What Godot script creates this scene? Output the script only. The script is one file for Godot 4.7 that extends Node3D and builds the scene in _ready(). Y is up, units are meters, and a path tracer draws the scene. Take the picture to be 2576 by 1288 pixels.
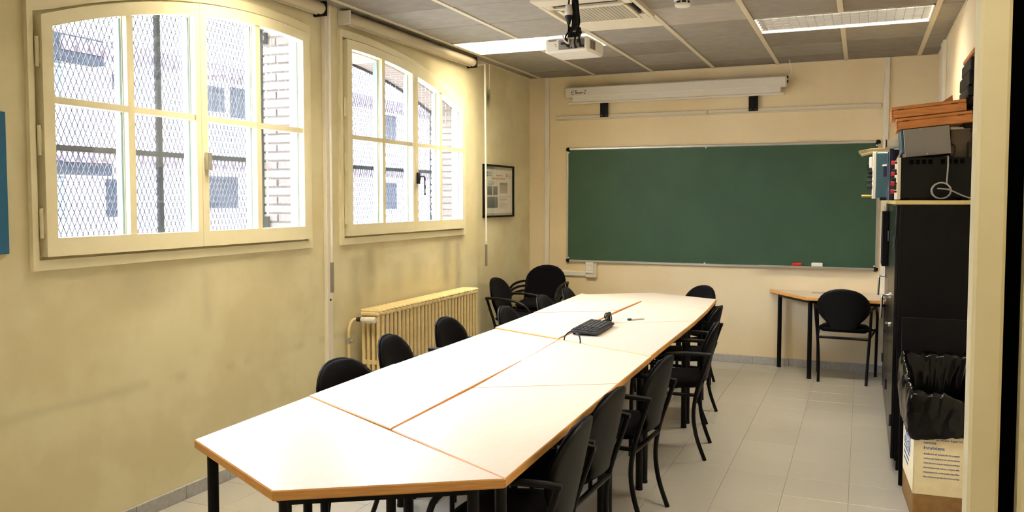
extends Node3D
# A meeting room with a row of trapezoid tables, a chalkboard and two arched windows.
# Axes: x to the right along the back wall, -z into the room, y up; metres.

const XL := -3.32      # inner face of the window wall
const XR := 0.605      # right wall
const ZB := -8.38      # back wall
const ZF := 1.6        # wall behind the viewer
const YC := 2.90       # ceiling
const EXPOSURE := 1.45

var M := {}
var used := {}
var rng := RandomNumberGenerator.new()

# ---------------------------------------------------------------- naming
func numbered(called: String) -> String:
	var k: int = used.get(called, 0)
	used[called] = k + 1
	return called if k == 0 else "%s_%03d" % [called, k]

func tag(o: Node, label: String, category: String, group := "", kind := "") -> Node:
	o.set_meta("label", label)
	o.set_meta("category", category)
	if group != "":
		o.set_meta("group", group)
	if kind != "":
		o.set_meta("kind", kind)
	return o

func thing(called: String, label: String, category: String, at := Vector3.ZERO, turn := 0.0, group := "") -> Node3D:
	var o := Node3D.new()
	o.name = numbered(called)
	add_child(o, true)
	o.position = at
	o.rotation.y = turn
	tag(o, label, category, group)
	return o

func obj(called: String, st: SurfaceTool, m: Material, parent: Node) -> MeshInstance3D:
	var o := MeshInstance3D.new()
	o.mesh = st.commit()
	o.material_override = null
	o.mesh.surface_set_material(0, m)
	o.name = numbered(called) if parent == self else called
	o.cast_shadow = GeometryInstance3D.SHADOW_CASTING_SETTING_ON
	parent.add_child(o, true)
	return o

func meshed(called: String, mesh: Mesh, parent: Node, at := Vector3.ZERO) -> MeshInstance3D:
	var o := MeshInstance3D.new()
	o.mesh = mesh
	o.name = numbered(called) if parent == self else called
	parent.add_child(o, true)
	o.position = at
	return o

func struct(called: String, st: SurfaceTool, m: Material, label: String, category: String) -> MeshInstance3D:
	var o := obj(called, st, m, self)
	tag(o, label, category, "", "structure")
	return o

func dup(root: Node3D, at: Vector3, turn: float, label: String) -> Node3D:
	var r: Node3D = root.duplicate()
	var base: String = String(root.name)
	r.name = numbered(base)
	add_child(r, true)
	r.position = at
	r.rotation.y = turn
	r.set_meta("label", label)
	return r

# ---------------------------------------------------------------- shapes
func mb() -> SurfaceTool:
	var st := SurfaceTool.new()
	st.begin(Mesh.PRIMITIVE_TRIANGLES)
	return st

# corners counter-clockwise seen from outside
func tri(st: SurfaceTool, a: Vector3, b: Vector3, c: Vector3) -> void:
	var n := (b - a).cross(c - a).normalized()
	for p: Vector3 in [a, c, b]:
		st.set_normal(n)
		st.set_uv(Vector2.ZERO)
		st.add_vertex(p)

func quad(st: SurfaceTool, a: Vector3, b: Vector3, c: Vector3, d: Vector3) -> void:
	var n := (c - a).cross(d - b).normalized()
	var uv := [Vector2(0, 1), Vector2(1, 1), Vector2(1, 0), Vector2(0, 0)]
	var ps := [a, b, c, d]
	for i: int in [0, 2, 1, 0, 3, 2]:
		st.set_normal(n)
		st.set_uv(uv[i])
		st.add_vertex(ps[i])

func quad_n(st: SurfaceTool, ps: Array, ns: Array) -> void:
	for i: int in [0, 2, 1, 0, 3, 2]:
		st.set_normal(ns[i])
		st.set_uv(Vector2.ZERO)
		st.add_vertex(ps[i])

func box(st: SurfaceTool, lo: Vector3, hi: Vector3, xf := Transform3D()) -> void:
	var v := []
	for i in 8:
		v.append(xf * Vector3(hi.x if i & 1 else lo.x, hi.y if i & 2 else lo.y, hi.z if i & 4 else lo.z))
	quad(st, v[4], v[5], v[7], v[6])
	quad(st, v[1], v[0], v[2], v[3])
	quad(st, v[5], v[1], v[3], v[7])
	quad(st, v[0], v[4], v[6], v[2])
	quad(st, v[6], v[7], v[3], v[2])
	quad(st, v[0], v[1], v[5], v[4])

# a box with all edges chamfered by c
func cbox(st: SurfaceTool, lo: Vector3, hi: Vector3, c := 0.003, xf := Transform3D()) -> void:
	var mid := (lo + hi) * 0.5
	var h := (hi - lo) * 0.5
	c = minf(c, minf(h.x, minf(h.y, h.z)) * 0.9)
	# point nearest the corner (sx,sy,sz) on the face of axis k
	var at := func(s: Vector3, k: int) -> Vector3:
		var p := Vector3(s.x * (h.x - c), s.y * (h.y - c), s.z * (h.z - c))
		p[k] = s[k] * h[k]
		return xf * (mid + p)
	for k in 3:
		var i := (k + 1) % 3
		var j := (k + 2) % 3
		for sg: float in [-1.0, 1.0]:
			var q := []
			for uv: Vector2 in [Vector2(-1, -1), Vector2(1, -1), Vector2(1, 1), Vector2(-1, 1)]:
				var s := Vector3.ZERO
				s[k] = sg
				s[i] = uv.x
				s[j] = uv.y
				q.append(at.call(s, k))
			if sg > 0:
				quad(st, q[0], q[1], q[2], q[3])
			else:
				quad(st, q[3], q[2], q[1], q[0])
		# edges along axis k
		for a: float in [-1.0, 1.0]:
			for b: float in [-1.0, 1.0]:
				var s0 := Vector3.ZERO
				s0[i] = a
				s0[j] = b
				var s1 := s0
				s0[k] = -1
				s1[k] = 1
				var e := [at.call(s0, i), at.call(s1, i), at.call(s1, j), at.call(s0, j)]
				if a * b > 0:
					quad(st, e[3], e[2], e[1], e[0])
				else:
					quad(st, e[0], e[1], e[2], e[3])
	for sx: float in [-1.0, 1.0]:
		for sy: float in [-1.0, 1.0]:
			for sz: float in [-1.0, 1.0]:
				var s := Vector3(sx, sy, sz)
				if sx * sy * sz > 0:
					tri(st, at.call(s, 0), at.call(s, 1), at.call(s, 2))
				else:
					tri(st, at.call(s, 0), at.call(s, 2), at.call(s, 1))

# tube of radius r through the points; squash flattens it along `flat`
func tube(st: SurfaceTool, pts: Array, r, sides := 8, caps := true) -> void:
	var n := pts.size()
	var rings := []
	var norms := []
	var ref := Vector3.UP
	var d0: Vector3 = (pts[1] - pts[0]).normalized()
	if absf(d0.dot(ref)) > 0.9:
		ref = Vector3.RIGHT
	var side := d0.cross(ref).normalized()
	for i in n:
		var d: Vector3
		if i == 0:
			d = d0
		elif i == n - 1:
			d = (pts[i] - pts[i - 1]).normalized()
		else:
			d = ((pts[i + 1] - pts[i]).normalized() + (pts[i] - pts[i - 1]).normalized()).normalized()
		side = (side - d * side.dot(d)).normalized()
		var up := side.cross(d)
		var ring := []
		var nr := []
		var rad: float = r[i] if r is Array else r
		for k in sides:
			var a := TAU * k / sides
			var dir := side * cos(a) + up * sin(a)
			ring.append(pts[i] + dir * rad)
			nr.append(dir)
		rings.append(ring)
		norms.append(nr)
	for i in n - 1:
		for k in sides:
			var k2 := (k + 1) % sides
			quad_n(st, [rings[i][k2], rings[i][k], rings[i + 1][k], rings[i + 1][k2]], [norms[i][k2], norms[i][k], norms[i + 1][k], norms[i + 1][k2]])
	if caps:
		for k in sides:
			var k2 := (k + 1) % sides
			tri(st, pts[0], rings[0][k], rings[0][k2])
			tri(st, pts[n - 1], rings[n - 1][k2], rings[n - 1][k])

# Catmull-Rom through the points
func curve(pts: Array, steps := 5) -> Array:
	var out := []
	for i in pts.size() - 1:
		var p0: Vector3 = pts[maxi(i - 1, 0)]
		var p1: Vector3 = pts[i]
		var p2: Vector3 = pts[i + 1]
		var p3: Vector3 = pts[mini(i + 2, pts.size() - 1)]
		for s in steps:
			out.append(p1.cubic_interpolate(p2, p0, p3, float(s) / steps))
	out.append(pts[-1])
	return out

# lathe about an axis: profile of (radius, height) from bottom to top
func lathe(st: SurfaceTool, prof: Array, xf := Transform3D(), sides := 16) -> void:
	for i in prof.size() - 1:
		var a: Vector2 = prof[i]
		var b: Vector2 = prof[i + 1]
		var t := (b - a).normalized()
		for k in sides:
			var a0 := TAU * k / sides
			var a1 := TAU * (k + 1) / sides
			var c0 := Vector3(cos(a0), 0, sin(a0))
			var c1 := Vector3(cos(a1), 0, sin(a1))
			var n0 := xf.basis * (c0 * t.y - Vector3.UP * t.x)
			var n1 := xf.basis * (c1 * t.y - Vector3.UP * t.x)
			quad_n(st, [xf * (c1 * a.x + Vector3.UP * a.y), xf * (c0 * a.x + Vector3.UP * a.y), xf * (c0 * b.x + Vector3.UP * b.y), xf * (c1 * b.x + Vector3.UP * b.y)], [n1.normalized(), n0.normalized(), n0.normalized(), n1.normalized()])

# upright prism of a polygon (x, z) between y0 and y1
func prism(st: SurfaceTool, poly: Array, y0: float, y1: float, caps := true) -> void:
	var area := 0.0
	for i in poly.size():
		var a: Vector2 = poly[i]
		var b: Vector2 = poly[(i + 1) % poly.size()]
		area += a.x * b.y - b.x * a.y
	var ps := poly.duplicate()
	if area > 0:
		ps.reverse()   # now counter-clockwise seen from above (x right, z down)
	var n := ps.size()
	for i in n:
		var a: Vector2 = ps[i]
		var b: Vector2 = ps[(i + 1) % n]
		quad(st, Vector3(a.x, y0, a.y), Vector3(b.x, y0, b.y), Vector3(b.x, y1, b.y), Vector3(a.x, y1, a.y))
	if caps:
		var idx := Geometry2D.triangulate_polygon(PackedVector2Array(ps))
		for k in range(0, idx.size(), 3):
			var p := [ps[idx[k]], ps[idx[k + 1]], ps[idx[k + 2]]]
			var v := p.map(func(q: Vector2) -> Vector3: return Vector3(q.x, y1, q.y))
			if (v[1] - v[0]).cross(v[2] - v[0]).y < 0:
				v = [v[0], v[2], v[1]]
			tri(st, v[0], v[1], v[2])
			var d := v.map(func(q: Vector3) -> Vector3: return Vector3(q.x, y0, q.z))
			tri(st, d[0], d[2], d[1])

# inset a convex polygon
func inset(poly: Array, by: float) -> Array:
	var out := []
	var c := Vector2.ZERO
	for p: Vector2 in poly:
		c += p / poly.size()
	var n := poly.size()
	for i in n:
		var p: Vector2 = poly[i]
		var e0: Vector2 = (p - poly[(i + n - 1) % n]).normalized()
		var e1: Vector2 = (poly[(i + 1) % n] - p).normalized()
		var n0 := Vector2(-e0.y, e0.x)
		if n0.dot(c - p) < 0:
			n0 = -n0
		var n1 := Vector2(-e1.y, e1.x)
		if n1.dot(c - p) < 0:
			n1 = -n1
		out.append(p + (n0 + n1) * by / (1.0 + n0.dot(n1)))
	return out

# ---------------------------------------------------------------- materials
func mat(called: String, c: Color, rough := 0.6, metal := 0.0) -> StandardMaterial3D:
	var m := StandardMaterial3D.new()
	m.resource_name = called
	m.albedo_color = c
	m.roughness = rough
	m.metallic = metal
	M[called] = m
	return m

func rgb(r: int, g: int, b: int) -> Color:
	return Color(r / 255.0, g / 255.0, b / 255.0)

func noise(seed_: int, freq: float, c0: Color, c1: Color, octaves := 4, size := 512, lo := 0.25, hi := 0.75) -> NoiseTexture2D:
	var f := FastNoiseLite.new()
	f.seed = seed_
	f.noise_type = FastNoiseLite.TYPE_SIMPLEX_SMOOTH
	f.frequency = freq
	f.fractal_octaves = octaves
	var t := NoiseTexture2D.new()
	t.width = size
	t.height = size
	t.seamless = true
	t.noise = f
	var g := Gradient.new()
	g.set_color(0, c0)
	g.set_color(1, c1)
	g.set_offset(0, lo)
	g.set_offset(1, hi)
	t.color_ramp = g
	return t

func tri_mat(called: String, tex: Texture2D, scale: Vector3, rough := 0.7, world := true) -> StandardMaterial3D:
	var m := mat(called, Color.WHITE, rough)
	m.albedo_texture = tex
	m.uv1_triplanar = true
	m.uv1_world_triplanar = world
	m.uv1_scale = scale
	return m

func bump(m: StandardMaterial3D, tex: Texture2D, cm: float) -> void:
	m.heightmap_enabled = true
	m.heightmap_texture = tex
	m.heightmap_scale = cm

# the window wall's paint with its stains: one picture for the whole wall, 10.2 m long and 3.25 m high
func stained_plaster() -> ImageTexture:
	var w := 1024
	var h := 326
	var img := Image.create(w, h, false, Image.FORMAT_RGB8)
	var f := FastNoiseLite.new()
	f.seed = 8
	f.frequency = 1.1
	f.fractal_octaves = 5
	var g := FastNoiseLite.new()
	g.seed = 21
	g.frequency = 5.0
	g.fractal_octaves = 3
	var clean := Color(0.89, 0.855, 0.70)
	var worn := Color(0.845, 0.80, 0.635)
	var streaks := [[-5.03, 0.09, 0.82, 1.22, 0.16], [-5.2, 0.07, 0.85, 1.27, 0.16], [-5.6, 0.08, 0.85, 1.15, 0.08], [-6.42, 0.09, 0.85, 1.28, 0.18], [-6.64, 0.06, 0.8, 1.25, 0.16], [-5.9, 0.1, 0.85, 1.2, 0.06], [-3.55, 0.04, 0.9, 1.25, 0.06], [-3.1, 0.3, 1.05, 1.27, 0.10], [-4.2, 0.2, 1.1, 1.27, 0.08]]
	for r in h:
		var y := 3.25 * (1.0 - (r + 0.5) / h)
		for c in w:
			var z := -10.2 * (c + 0.5) / w
			var n := f.get_noise_2d(z, y * 1.5)
			var m := g.get_noise_2d(z, y * 0.6)
			var t := smoothstep(-0.5, 0.45, n + 0.3 * m)
			var d := 0.0
			for s: Array in streaks:
				var q: float = (z - s[0] + 0.02 * m) / s[1]
				var inside := smoothstep(s[2] - 0.08, s[2] + 0.1, y) * (1.0 - smoothstep(s[3] - 0.05, s[3], y))
				d += s[4] * exp(-q * q) * inside * (0.8 + 0.5 * m)
			# scuffed line where chair backs touch
			d += 0.05 * exp(-pow((y - 0.66 - 0.03 * n) / 0.025, 2.0)) * smoothstep(0.0, 0.3, f.get_noise_2d(z * 2.0, 7.0) + 0.2)
			# soot below a cut conduit
			var q2 := Vector2((z + 7.30) / 0.035, (y - 2.58) / 0.075)
			d += 0.8 * exp(-q2.length_squared()) * clampf(0.8 + 1.6 * g.get_noise_2d(z * 8.0, y), 0.0, 1.0)
			var col := worn.lerp(clean, t) * (1.0 - clampf(d, 0.0, 0.8))
			img.set_pixel(c, r, col)
	return ImageTexture.create_from_image(img)

func make_materials() -> void:
	var wall_tex := noise(3, 0.006, rgb(230, 211, 171), rgb(236, 219, 182), 5, 512, 0.2, 0.7)
	tri_mat("cream_paint", wall_tex, Vector3(0.28, 0.2, 0.28), 0.75)
	tri_mat("window_wall_paint", stained_plaster(), Vector3(1.0, 1.0 / 3.25, 1.0 / 10.2), 0.75)
	tri_mat("window_paint", noise(5, 0.02, rgb(235, 226, 188), rgb(239, 231, 195), 3, 256), Vector3(0.7, 0.7, 0.7), 0.45)
	tri_mat("trunking", noise(6, 0.01, rgb(232, 225, 208), rgb(239, 232, 216), 3, 256), Vector3(1, 1, 1), 0.5)
	var cg := noise(11, 0.01, rgb(138, 131, 119), rgb(146, 139, 127), 5, 512, 0.2, 0.8)
	tri_mat("ceiling_tile", cg, Vector3(1.1, 1.1, 1.6), 0.95)
	tri_mat("ceiling_tile_dark", noise(12, 0.01, rgb(124, 116, 104), rgb(132, 124, 112), 5, 512, 0.2, 0.8), Vector3(1.1, 1.1, 1.6), 0.95)
	tri_mat("ceiling_tile_light", noise(13, 0.01, rgb(164, 156, 142), rgb(172, 164, 150), 5, 512, 0.2, 0.8), Vector3(1.1, 1.1, 1.6), 0.95)
	mat("runner", rgb(205, 193, 168), 0.6)
	for k in 3:
		var base: Array = [rgb(176, 172, 164), rgb(177, 173, 165), rgb(175, 171, 163)]
		var c: Color = base[k]
		tri_mat("floor_tile_%d" % k, noise(20 + k, 0.16, c.darkened(0.05), c.lightened(0.04), 3, 256, 0.3, 0.7), Vector3(4, 4, 4), 0.27)
	mat("grout", rgb(120, 112, 100), 0.9)
	tri_mat("skirting", noise(26, 0.05, rgb(166, 165, 163), rgb(178, 177, 175), 3, 256), Vector3(2, 2, 2), 0.4)
	tri_mat("laminate", noise(30, 0.05, rgb(212, 200, 184), rgb(215, 204, 188), 3, 256), Vector3(2, 2, 2), 0.38)
	tri_mat("wood_edge", noise(31, 0.03, rgb(204, 146, 76), rgb(220, 164, 94), 4, 256), Vector3(1.0, 14, 1.0), 0.5)
	mat("black_metal", rgb(11, 10, 10), 0.42, 0.0).metallic_specular = 0.3
	mat("chair_metal", rgb(11, 10, 10), 0.42).metallic_specular = 0.3
	var fab := tri_mat("fabric", noise(33, 0.2, rgb(9, 9, 11), rgb(16, 15, 18), 2, 256), Vector3(8, 8, 8), 0.95, false)
	fab.rim_enabled = true
	fab.rim = 0.03
	fab.metallic_specular = 0.2
	mat("back_plastic", rgb(11, 11, 11), 0.5).metallic_specular = 0.3
	mat("arm_plastic", rgb(14, 13, 12), 0.45).metallic_specular = 0.35
	tri_mat("chalkboard", noise(36, 0.006, rgb(42, 74, 50), rgb(45, 78, 53), 3, 512), Vector3(0.7, 0.7, 0.7), 0.62)
	mat("aluminium", rgb(206, 205, 200), 0.32, 0.75)
	mat("chrome", rgb(215, 215, 215), 0.18, 0.95)
	mat("black_plastic", rgb(13, 13, 13), 0.45).metallic_specular = 0.3
	mat("dark_plastic", rgb(30, 30, 32), 0.5)
	mat("seal_black", rgb(4, 4, 4), 0.9).metallic_specular = 0.1
	mat("key_plastic", rgb(36, 36, 39), 0.55)
	mat("white_plastic", rgb(236, 232, 222), 0.4)
	mat("screen_white", rgb(226, 220, 208), 0.5)
	mat("cream_metal", rgb(222, 212, 188), 0.5)
	mat("grille_grey", rgb(176, 168, 148), 0.7)
	tri_mat("radiator_paint", noise(40, 0.03, rgb(226, 204, 148), rgb(236, 216, 164), 3, 256), Vector3(2, 2, 2), 0.42)
	mat("blind_fabric", rgb(188, 176, 150), 0.5)
	mat("ink", rgb(25, 25, 28), 0.7)
	mat("blue_ink", rgb(52, 84, 150), 0.7)
	mat("red_plastic", rgb(200, 40, 40), 0.45)
	mat("cabinet_black", rgb(13, 11, 10), 0.55).metallic_specular = 0.25
	mat("cabinet_door", rgb(12, 11, 11), 0.26).metallic_specular = 0.35
	mat("cabinet_trim", rgb(206, 186, 120), 0.45)
	tri_mat("orange_wood", noise(45, 0.02, rgb(178, 110, 50), rgb(198, 128, 64), 4, 256), Vector3(1.2, 9, 9), 0.5)
	mat("dark_wood", rgb(92, 52, 24), 0.6)
	mat("grey_metal", rgb(126, 120, 110), 0.5, 0.1)
	mat("brown_grey", rgb(96, 84, 66), 0.6)
	mat("teal_metal", rgb(58, 92, 104), 0.45)
	mat("navy_metal", rgb(28, 34, 58), 0.45)
	mat("cable_grey", rgb(150, 146, 136), 0.5)
	mat("paper", rgb(226, 208, 160), 0.85)
	mat("white_paper", rgb(238, 234, 224), 0.85)
	tri_mat("box_card", noise(48, 0.03, rgb(232, 216, 172), rgb(238, 224, 184), 3, 256), Vector3(2, 2, 2), 0.85)
	tri_mat("brown_card", noise(49, 0.03, rgb(134, 100, 54), rgb(146, 110, 62), 3, 256), Vector3(2, 2, 2), 0.9)
	mat("bag_film", rgb(5, 5, 6), 0.2).metallic_specular = 0.32
	mat("brass", rgb(190, 160, 90), 0.35, 0.7)
	mat("blue_board", rgb(22, 92, 128), 0.7)
	tri_mat("brick", noise(52, 0.05, rgb(108, 94, 86), rgb(130, 116, 107), 4, 256), Vector3(3, 3, 3), 0.95)
	tri_mat("brick_pale", noise(53, 0.05, rgb(114, 101, 93), rgb(136, 122, 113), 4, 256), Vector3(3, 3, 3), 0.95)
	tri_mat("mortar", noise(54, 0.1, rgb(106, 98, 92), rgb(124, 116, 108), 3, 256), Vector3(4, 4, 4), 0.95)
	mat("grille_iron", rgb(12, 10, 14), 0.8).metallic_specular = 0.05
	mat("grille_wire", rgb(64, 62, 72), 0.7).metallic_specular = 0.1
	mat("teal_bead", rgb(120, 150, 148), 0.5)
	mat("render_white", rgb(214, 210, 206), 0.9)
	mat("render_grey", rgb(150, 150, 156), 0.9)
	tri_mat("roof_tile", noise(57, 0.05, rgb(66, 50, 56), rgb(76, 60, 66), 3, 256), Vector3(2, 2, 2), 0.9)
	mat("shutter", rgb(20, 24, 28), 0.8).metallic_specular = 0.1
	mat("shutter_blue", rgb(52, 66, 74), 0.8).metallic_specular = 0.1
	mat("pavement", rgb(190, 186, 180), 0.95)
	mat("dark_stain", rgb(70, 56, 38), 0.9)
	var g := mat("glass", Color(0.93, 0.98, 0.97, 0.06), 0.02)
	g.transparency = BaseMaterial3D.TRANSPARENCY_ALPHA
	var lamp := mat("lamp_tube", rgb(255, 244, 222), 0.5)
	lamp.emission_enabled = true
	lamp.emission = Color(1.0, 0.95, 0.86)
	lamp.emission_energy_multiplier = 7.0
	mat("louvre", rgb(236, 235, 232), 0.3, 0.6)
	mat("louvre_mirror", rgb(216, 219, 226), 0.12, 0.95)
	mat("reflector", rgb(240, 238, 230), 0.4, 0.3)

# ---------------------------------------------------------------- camera, sky, light
func set_view() -> void:
	var f := 2092.76            # focal length in pixels of the 2576 x 1288 frame
	var cam := Camera3D.new()
	cam.name = "camera"
	cam.projection = Camera3D.PROJECTION_FRUSTUM
	cam.near = 0.05
	cam.far = 200.0
	cam.size = 2.0 * cam.near * 644.0 / f
	cam.frustum_offset = Vector2(0, -cam.near * 32.0 / f)
	cam.position = Vector3(0, 1.6, 0)
	cam.rotation = Vector3(-0.0516, 0.3985, 0)
	add_child(cam)
	cam.current = true
	var we := WorldEnvironment.new()
	we.name = "surroundings"
	var env := Environment.new()
	var sky := Sky.new()
	var sm := ProceduralSkyMaterial.new()      # bright overcast
	sm.sky_top_color = rgb(214, 228, 255)
	sm.sky_horizon_color = rgb(242, 247, 255)
	sm.ground_bottom_color = rgb(190, 188, 184)
	sm.ground_horizon_color = rgb(236, 236, 238)
	sm.sun_angle_max = 0.0
	sm.sky_energy_multiplier = 1.0
	sky.sky_material = sm
	env.background_mode = Environment.BG_SKY
	env.sky = sky
	env.background_energy_multiplier = SKY
	env.ambient_light_source = Environment.AMBIENT_SOURCE_SKY
	env.tonemap_mode = Environment.TONE_MAPPER_LINEAR
	env.tonemap_exposure = EXPOSURE
	env.sdfgi_enabled = true
	env.ssao_enabled = true
	env.ssil_enabled = true
	we.environment = env
	add_child(we)

const SKY := 43.0
const LAMP_ENERGY := 6.8

# ---------------------------------------------------------------- the room
# top of the window sash (and of the arch) along the wall; both windows share one arch
func arch(win: int, z: float) -> float:
	if win == 1:
		var t := (-2.553 - z) / 1.88
		return 2.40 + 0.72 * t - 0.46 * t * t
	var s := (z + 6.705) / 1.838
	return 2.433 + 0.593 * s - 0.323 * s * s

const WIN := {1: [-2.553, -4.433], 2: [-4.867, -6.705]}

func build_walls() -> void:
	# window wall: plaster skin and outer masonry with two arched openings
	var st := mb()
	var outer := mb()
	var strip := func(s: SurfaceTool, x0: float, x1: float, z0: float, z1: float, ya0: float, ya1: float, yb0: float, yb1: float) -> void:
		# box between z0 (near) and z1 (far), bottom ya, top yb at each end
		var p := [Vector3(x0, ya0, z0), Vector3(x1, ya0, z0), Vector3(x1, yb0, z0), Vector3(x0, yb0, z0), Vector3(x0, ya1, z1), Vector3(x1, ya1, z1), Vector3(x1, yb1, z1), Vector3(x0, yb1, z1)]
		quad(s, p[0], p[1], p[2], p[3])
		quad(s, p[5], p[4], p[7], p[6])
		quad(s, p[1], p[5], p[6], p[2])
		quad(s, p[4], p[0], p[3], p[7])
		quad(s, p[3], p[2], p[6], p[7])
		quad(s, p[4], p[5], p[1], p[0])
	var xs := [[st, XL - 0.05, XL], [outer, XL - 0.25, XL - 0.05]]
	for lay: Array in xs:
		var s: SurfaceTool = lay[0]
		var x0: float = lay[1]
		var x1: float = lay[2]
		var edges := [ZF + 0.2, -2.6, -4.39, -4.91, -6.67, ZB - 0.2]
		for k: int in [0, 2, 4]:
			strip.call(s, x0, x1, edges[k], edges[k + 1], 0.0, 0.0, 3.25, 3.25)
		for w in 2:
			var za: float = edges[1 + 2 * w]
			var zb: float = edges[2 + 2 * w]
			strip.call(s, x0, x1, za, zb, 0.0, 0.0, 1.40, 1.40)
			var n := 14
			for i in n:
				var z0 := lerpf(za, zb, float(i) / n)
				var z1 := lerpf(za, zb, float(i + 1) / n)
				var up := 0.16 if w == 0 and lay[0] == outer else -0.04
				strip.call(s, x0, x1, z0, z1, arch(w + 1, z0) + up, arch(w + 1, z1) + up, 3.25, 3.25)
	var wl := struct("wall_left", st, M.window_wall_paint, "stained cream plaster wall with two arched windows and a radiator", "wall")
	obj("masonry", outer, M.mortar, wl)
	# bricks of the far jambs and of the arches, seen through the panes
	var bricks := [mb(), mb(), mb()]
	cbox(bricks[0], Vector3(-0.055, -0.023, -0.02), Vector3(0.055, 0.023, 0.012), 0.004)
	cbox(bricks[1], Vector3(-0.115, -0.023, -0.02), Vector3(0.115, 0.023, 0.011), 0.004)
	cbox(bricks[2], Vector3(-0.115, -0.012, -0.026), Vector3(0.115, 0.012, 0.026), 0.004)
	var bm := []
	for k in 3:
		var a: ArrayMesh = bricks[k].commit()
		a.surface_set_material(0, M.brick if k != 1 else M.brick_pale)
		bm.append(a)
	for w in 2:
		var zj: float = [-4.39, -6.67][w]
		var top: float = arch(w + 1, zj) + (0.15 if w == 0 else -0.05)
		var y := 1.43
		var row := 0
		while y < top - 0.02:
			if row % 2 == 0:
				meshed("brick", bm[1], wl, Vector3(XL - 0.165, y, zj + rng.randf_range(-0.002, 0.002)))
			else:
				meshed("brick", bm[0], wl, Vector3(XL - 0.108, y, zj + rng.randf_range(-0.003, 0.003)))
				meshed("brick", bm[0], wl, Vector3(XL - 0.226, y, zj + rng.randf_range(-0.003, 0.003)))
			y += 0.0565
			row += 1
		var za: float = [-2.6, -4.91][w]
		var n := 30
		for i in n:
			var z := lerpf(za - 0.03, zj + 0.03, (i + 0.5) / n)
			var o := meshed("brick", bm[2], wl, Vector3(XL - 0.165, arch(w + 1, z) + (0.16 if w == 0 else -0.04), z))
			o.rotation.x = atan((arch(w + 1, z - 0.02) - arch(w + 1, z + 0.02)) / 0.04)
	# back, right and front walls
	st = mb()
	box(st, Vector3(XL - 0.25, 0, ZB - 0.2), Vector3(XR + 0.2, 3.25, ZB))
	struct("wall_back", st, M.cream_paint, "cream back wall behind the green chalkboard", "wall")
	st = mb()
	box(st, Vector3(XR, 0, ZB), Vector3(XR + 0.2, 3.25, ZF + 0.2))
	struct("wall_right", st, M.cream_paint, "cream side wall behind the black cabinets", "wall")
	st = mb()
	box(st, Vector3(XL - 0.25, 0, ZF), Vector3(XR + 0.2, 3.25, ZF + 0.2))
	struct("wall_front", st, M.cream_paint, "cream wall behind the viewer", "wall")

func build_floor() -> void:
	var st := mb()
	box(st, Vector3(XL - 0.25, -0.12, ZB - 0.2), Vector3(XR + 0.2, -0.003, ZF + 0.2))
	var fl := struct("floor", st, M.grout, "pale grey square tiled floor", "floor")
	var p := 0.3335
	var xs := [XL]
	var x := -0.039 - p * 9
	while x < XR:
		xs.append(x)
		x += p
	xs.append(XR)
	var zs := [ZB]
	var z := -5.0 - p * 10
	while z < ZF:
		zs.append(z)
		z += p
	zs.append(ZF)
	var shared := {}
	var rest := mb()
	for j in zs.size() - 1:
		for i in xs.size() - 1:
			var w: float = xs[i + 1] - xs[i]
			var d: float = zs[j + 1] - zs[j]
			if w < 0.01 or d < 0.01:
				continue
			var k := rng.randi() % 3
			if zs[j + 1] > -1.0:
				box(rest, Vector3(xs[i] + 0.001, -0.004, zs[j] + 0.001), Vector3(xs[i + 1] - 0.001, 0, zs[j + 1] - 0.001))
				continue
			var key := "%.3f %.3f %d" % [w, d, k]
			if not shared.has(key):
				var s := mb()
				cbox(s, Vector3(-w / 2 + 0.0009, -0.006, -d / 2 + 0.0009), Vector3(w / 2 - 0.0009, 0, d / 2 - 0.0009), 0.0008)
				var a: ArrayMesh = s.commit()
				a.surface_set_material(0, M["floor_tile_%d" % k])
				shared[key] = a
			meshed("tile", shared[key], fl, Vector3(xs[i] + w / 2, 0, zs[j] + d / 2))
	var r := obj("tile_field", rest, M.floor_tile_1, fl)
	r.set_meta("kind", "stuff")
	# skirting tiles along the window wall, the back wall and the right wall
	st = mb()
	box(st, Vector3(XL, 0, ZB), Vector3(XL + 0.006, 0.07, ZF))
	var bl := struct("baseboard_left", st, M.grout, "grey tiled skirting along the window wall", "skirting")
	st = mb()
	box(st, Vector3(XL, 0, ZB), Vector3(XR, 0.07, ZB + 0.006))
	var bb := struct("baseboard_back", st, M.grout, "grey tiled skirting below the chalkboard wall", "skirting")
	st = mb()
	box(st, Vector3(XR - 0.006, 0, ZB), Vector3(XR, 0.07, ZF))
	struct("baseboard_right", st, M.skirting, "grey skirting behind the cabinets", "skirting")
	var s1 := mb()
	cbox(s1, Vector3(0, 0, -0.1658), Vector3(0.012, 0.075, 0.1658), 0.002)
	var a1: ArrayMesh = s1.commit()
	a1.surface_set_material(0, M.skirting)
	for k in 29:
		meshed("tile", a1, bl, Vector3(XL, 0, ZB + 0.18 + k * 0.3335))
	var s2 := mb()
	cbox(s2, Vector3(-0.1658, 0, 0), Vector3(0.1658, 0.075, 0.012), 0.002)
	var a2: ArrayMesh = s2.commit()
	a2.surface_set_material(0, M.skirting)
	for k in 11:
		meshed("tile", a2, bb, Vector3(XL + 0.19 + k * 0.3335, 0, ZB))

const CX := [-3.19, -2.585, -1.98, -1.375, -0.77, -0.165, 0.44]
const LAMP_ROWS := [-6.82, -3.92, -1.02]     # far edge of the slots that hold lamps

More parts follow.
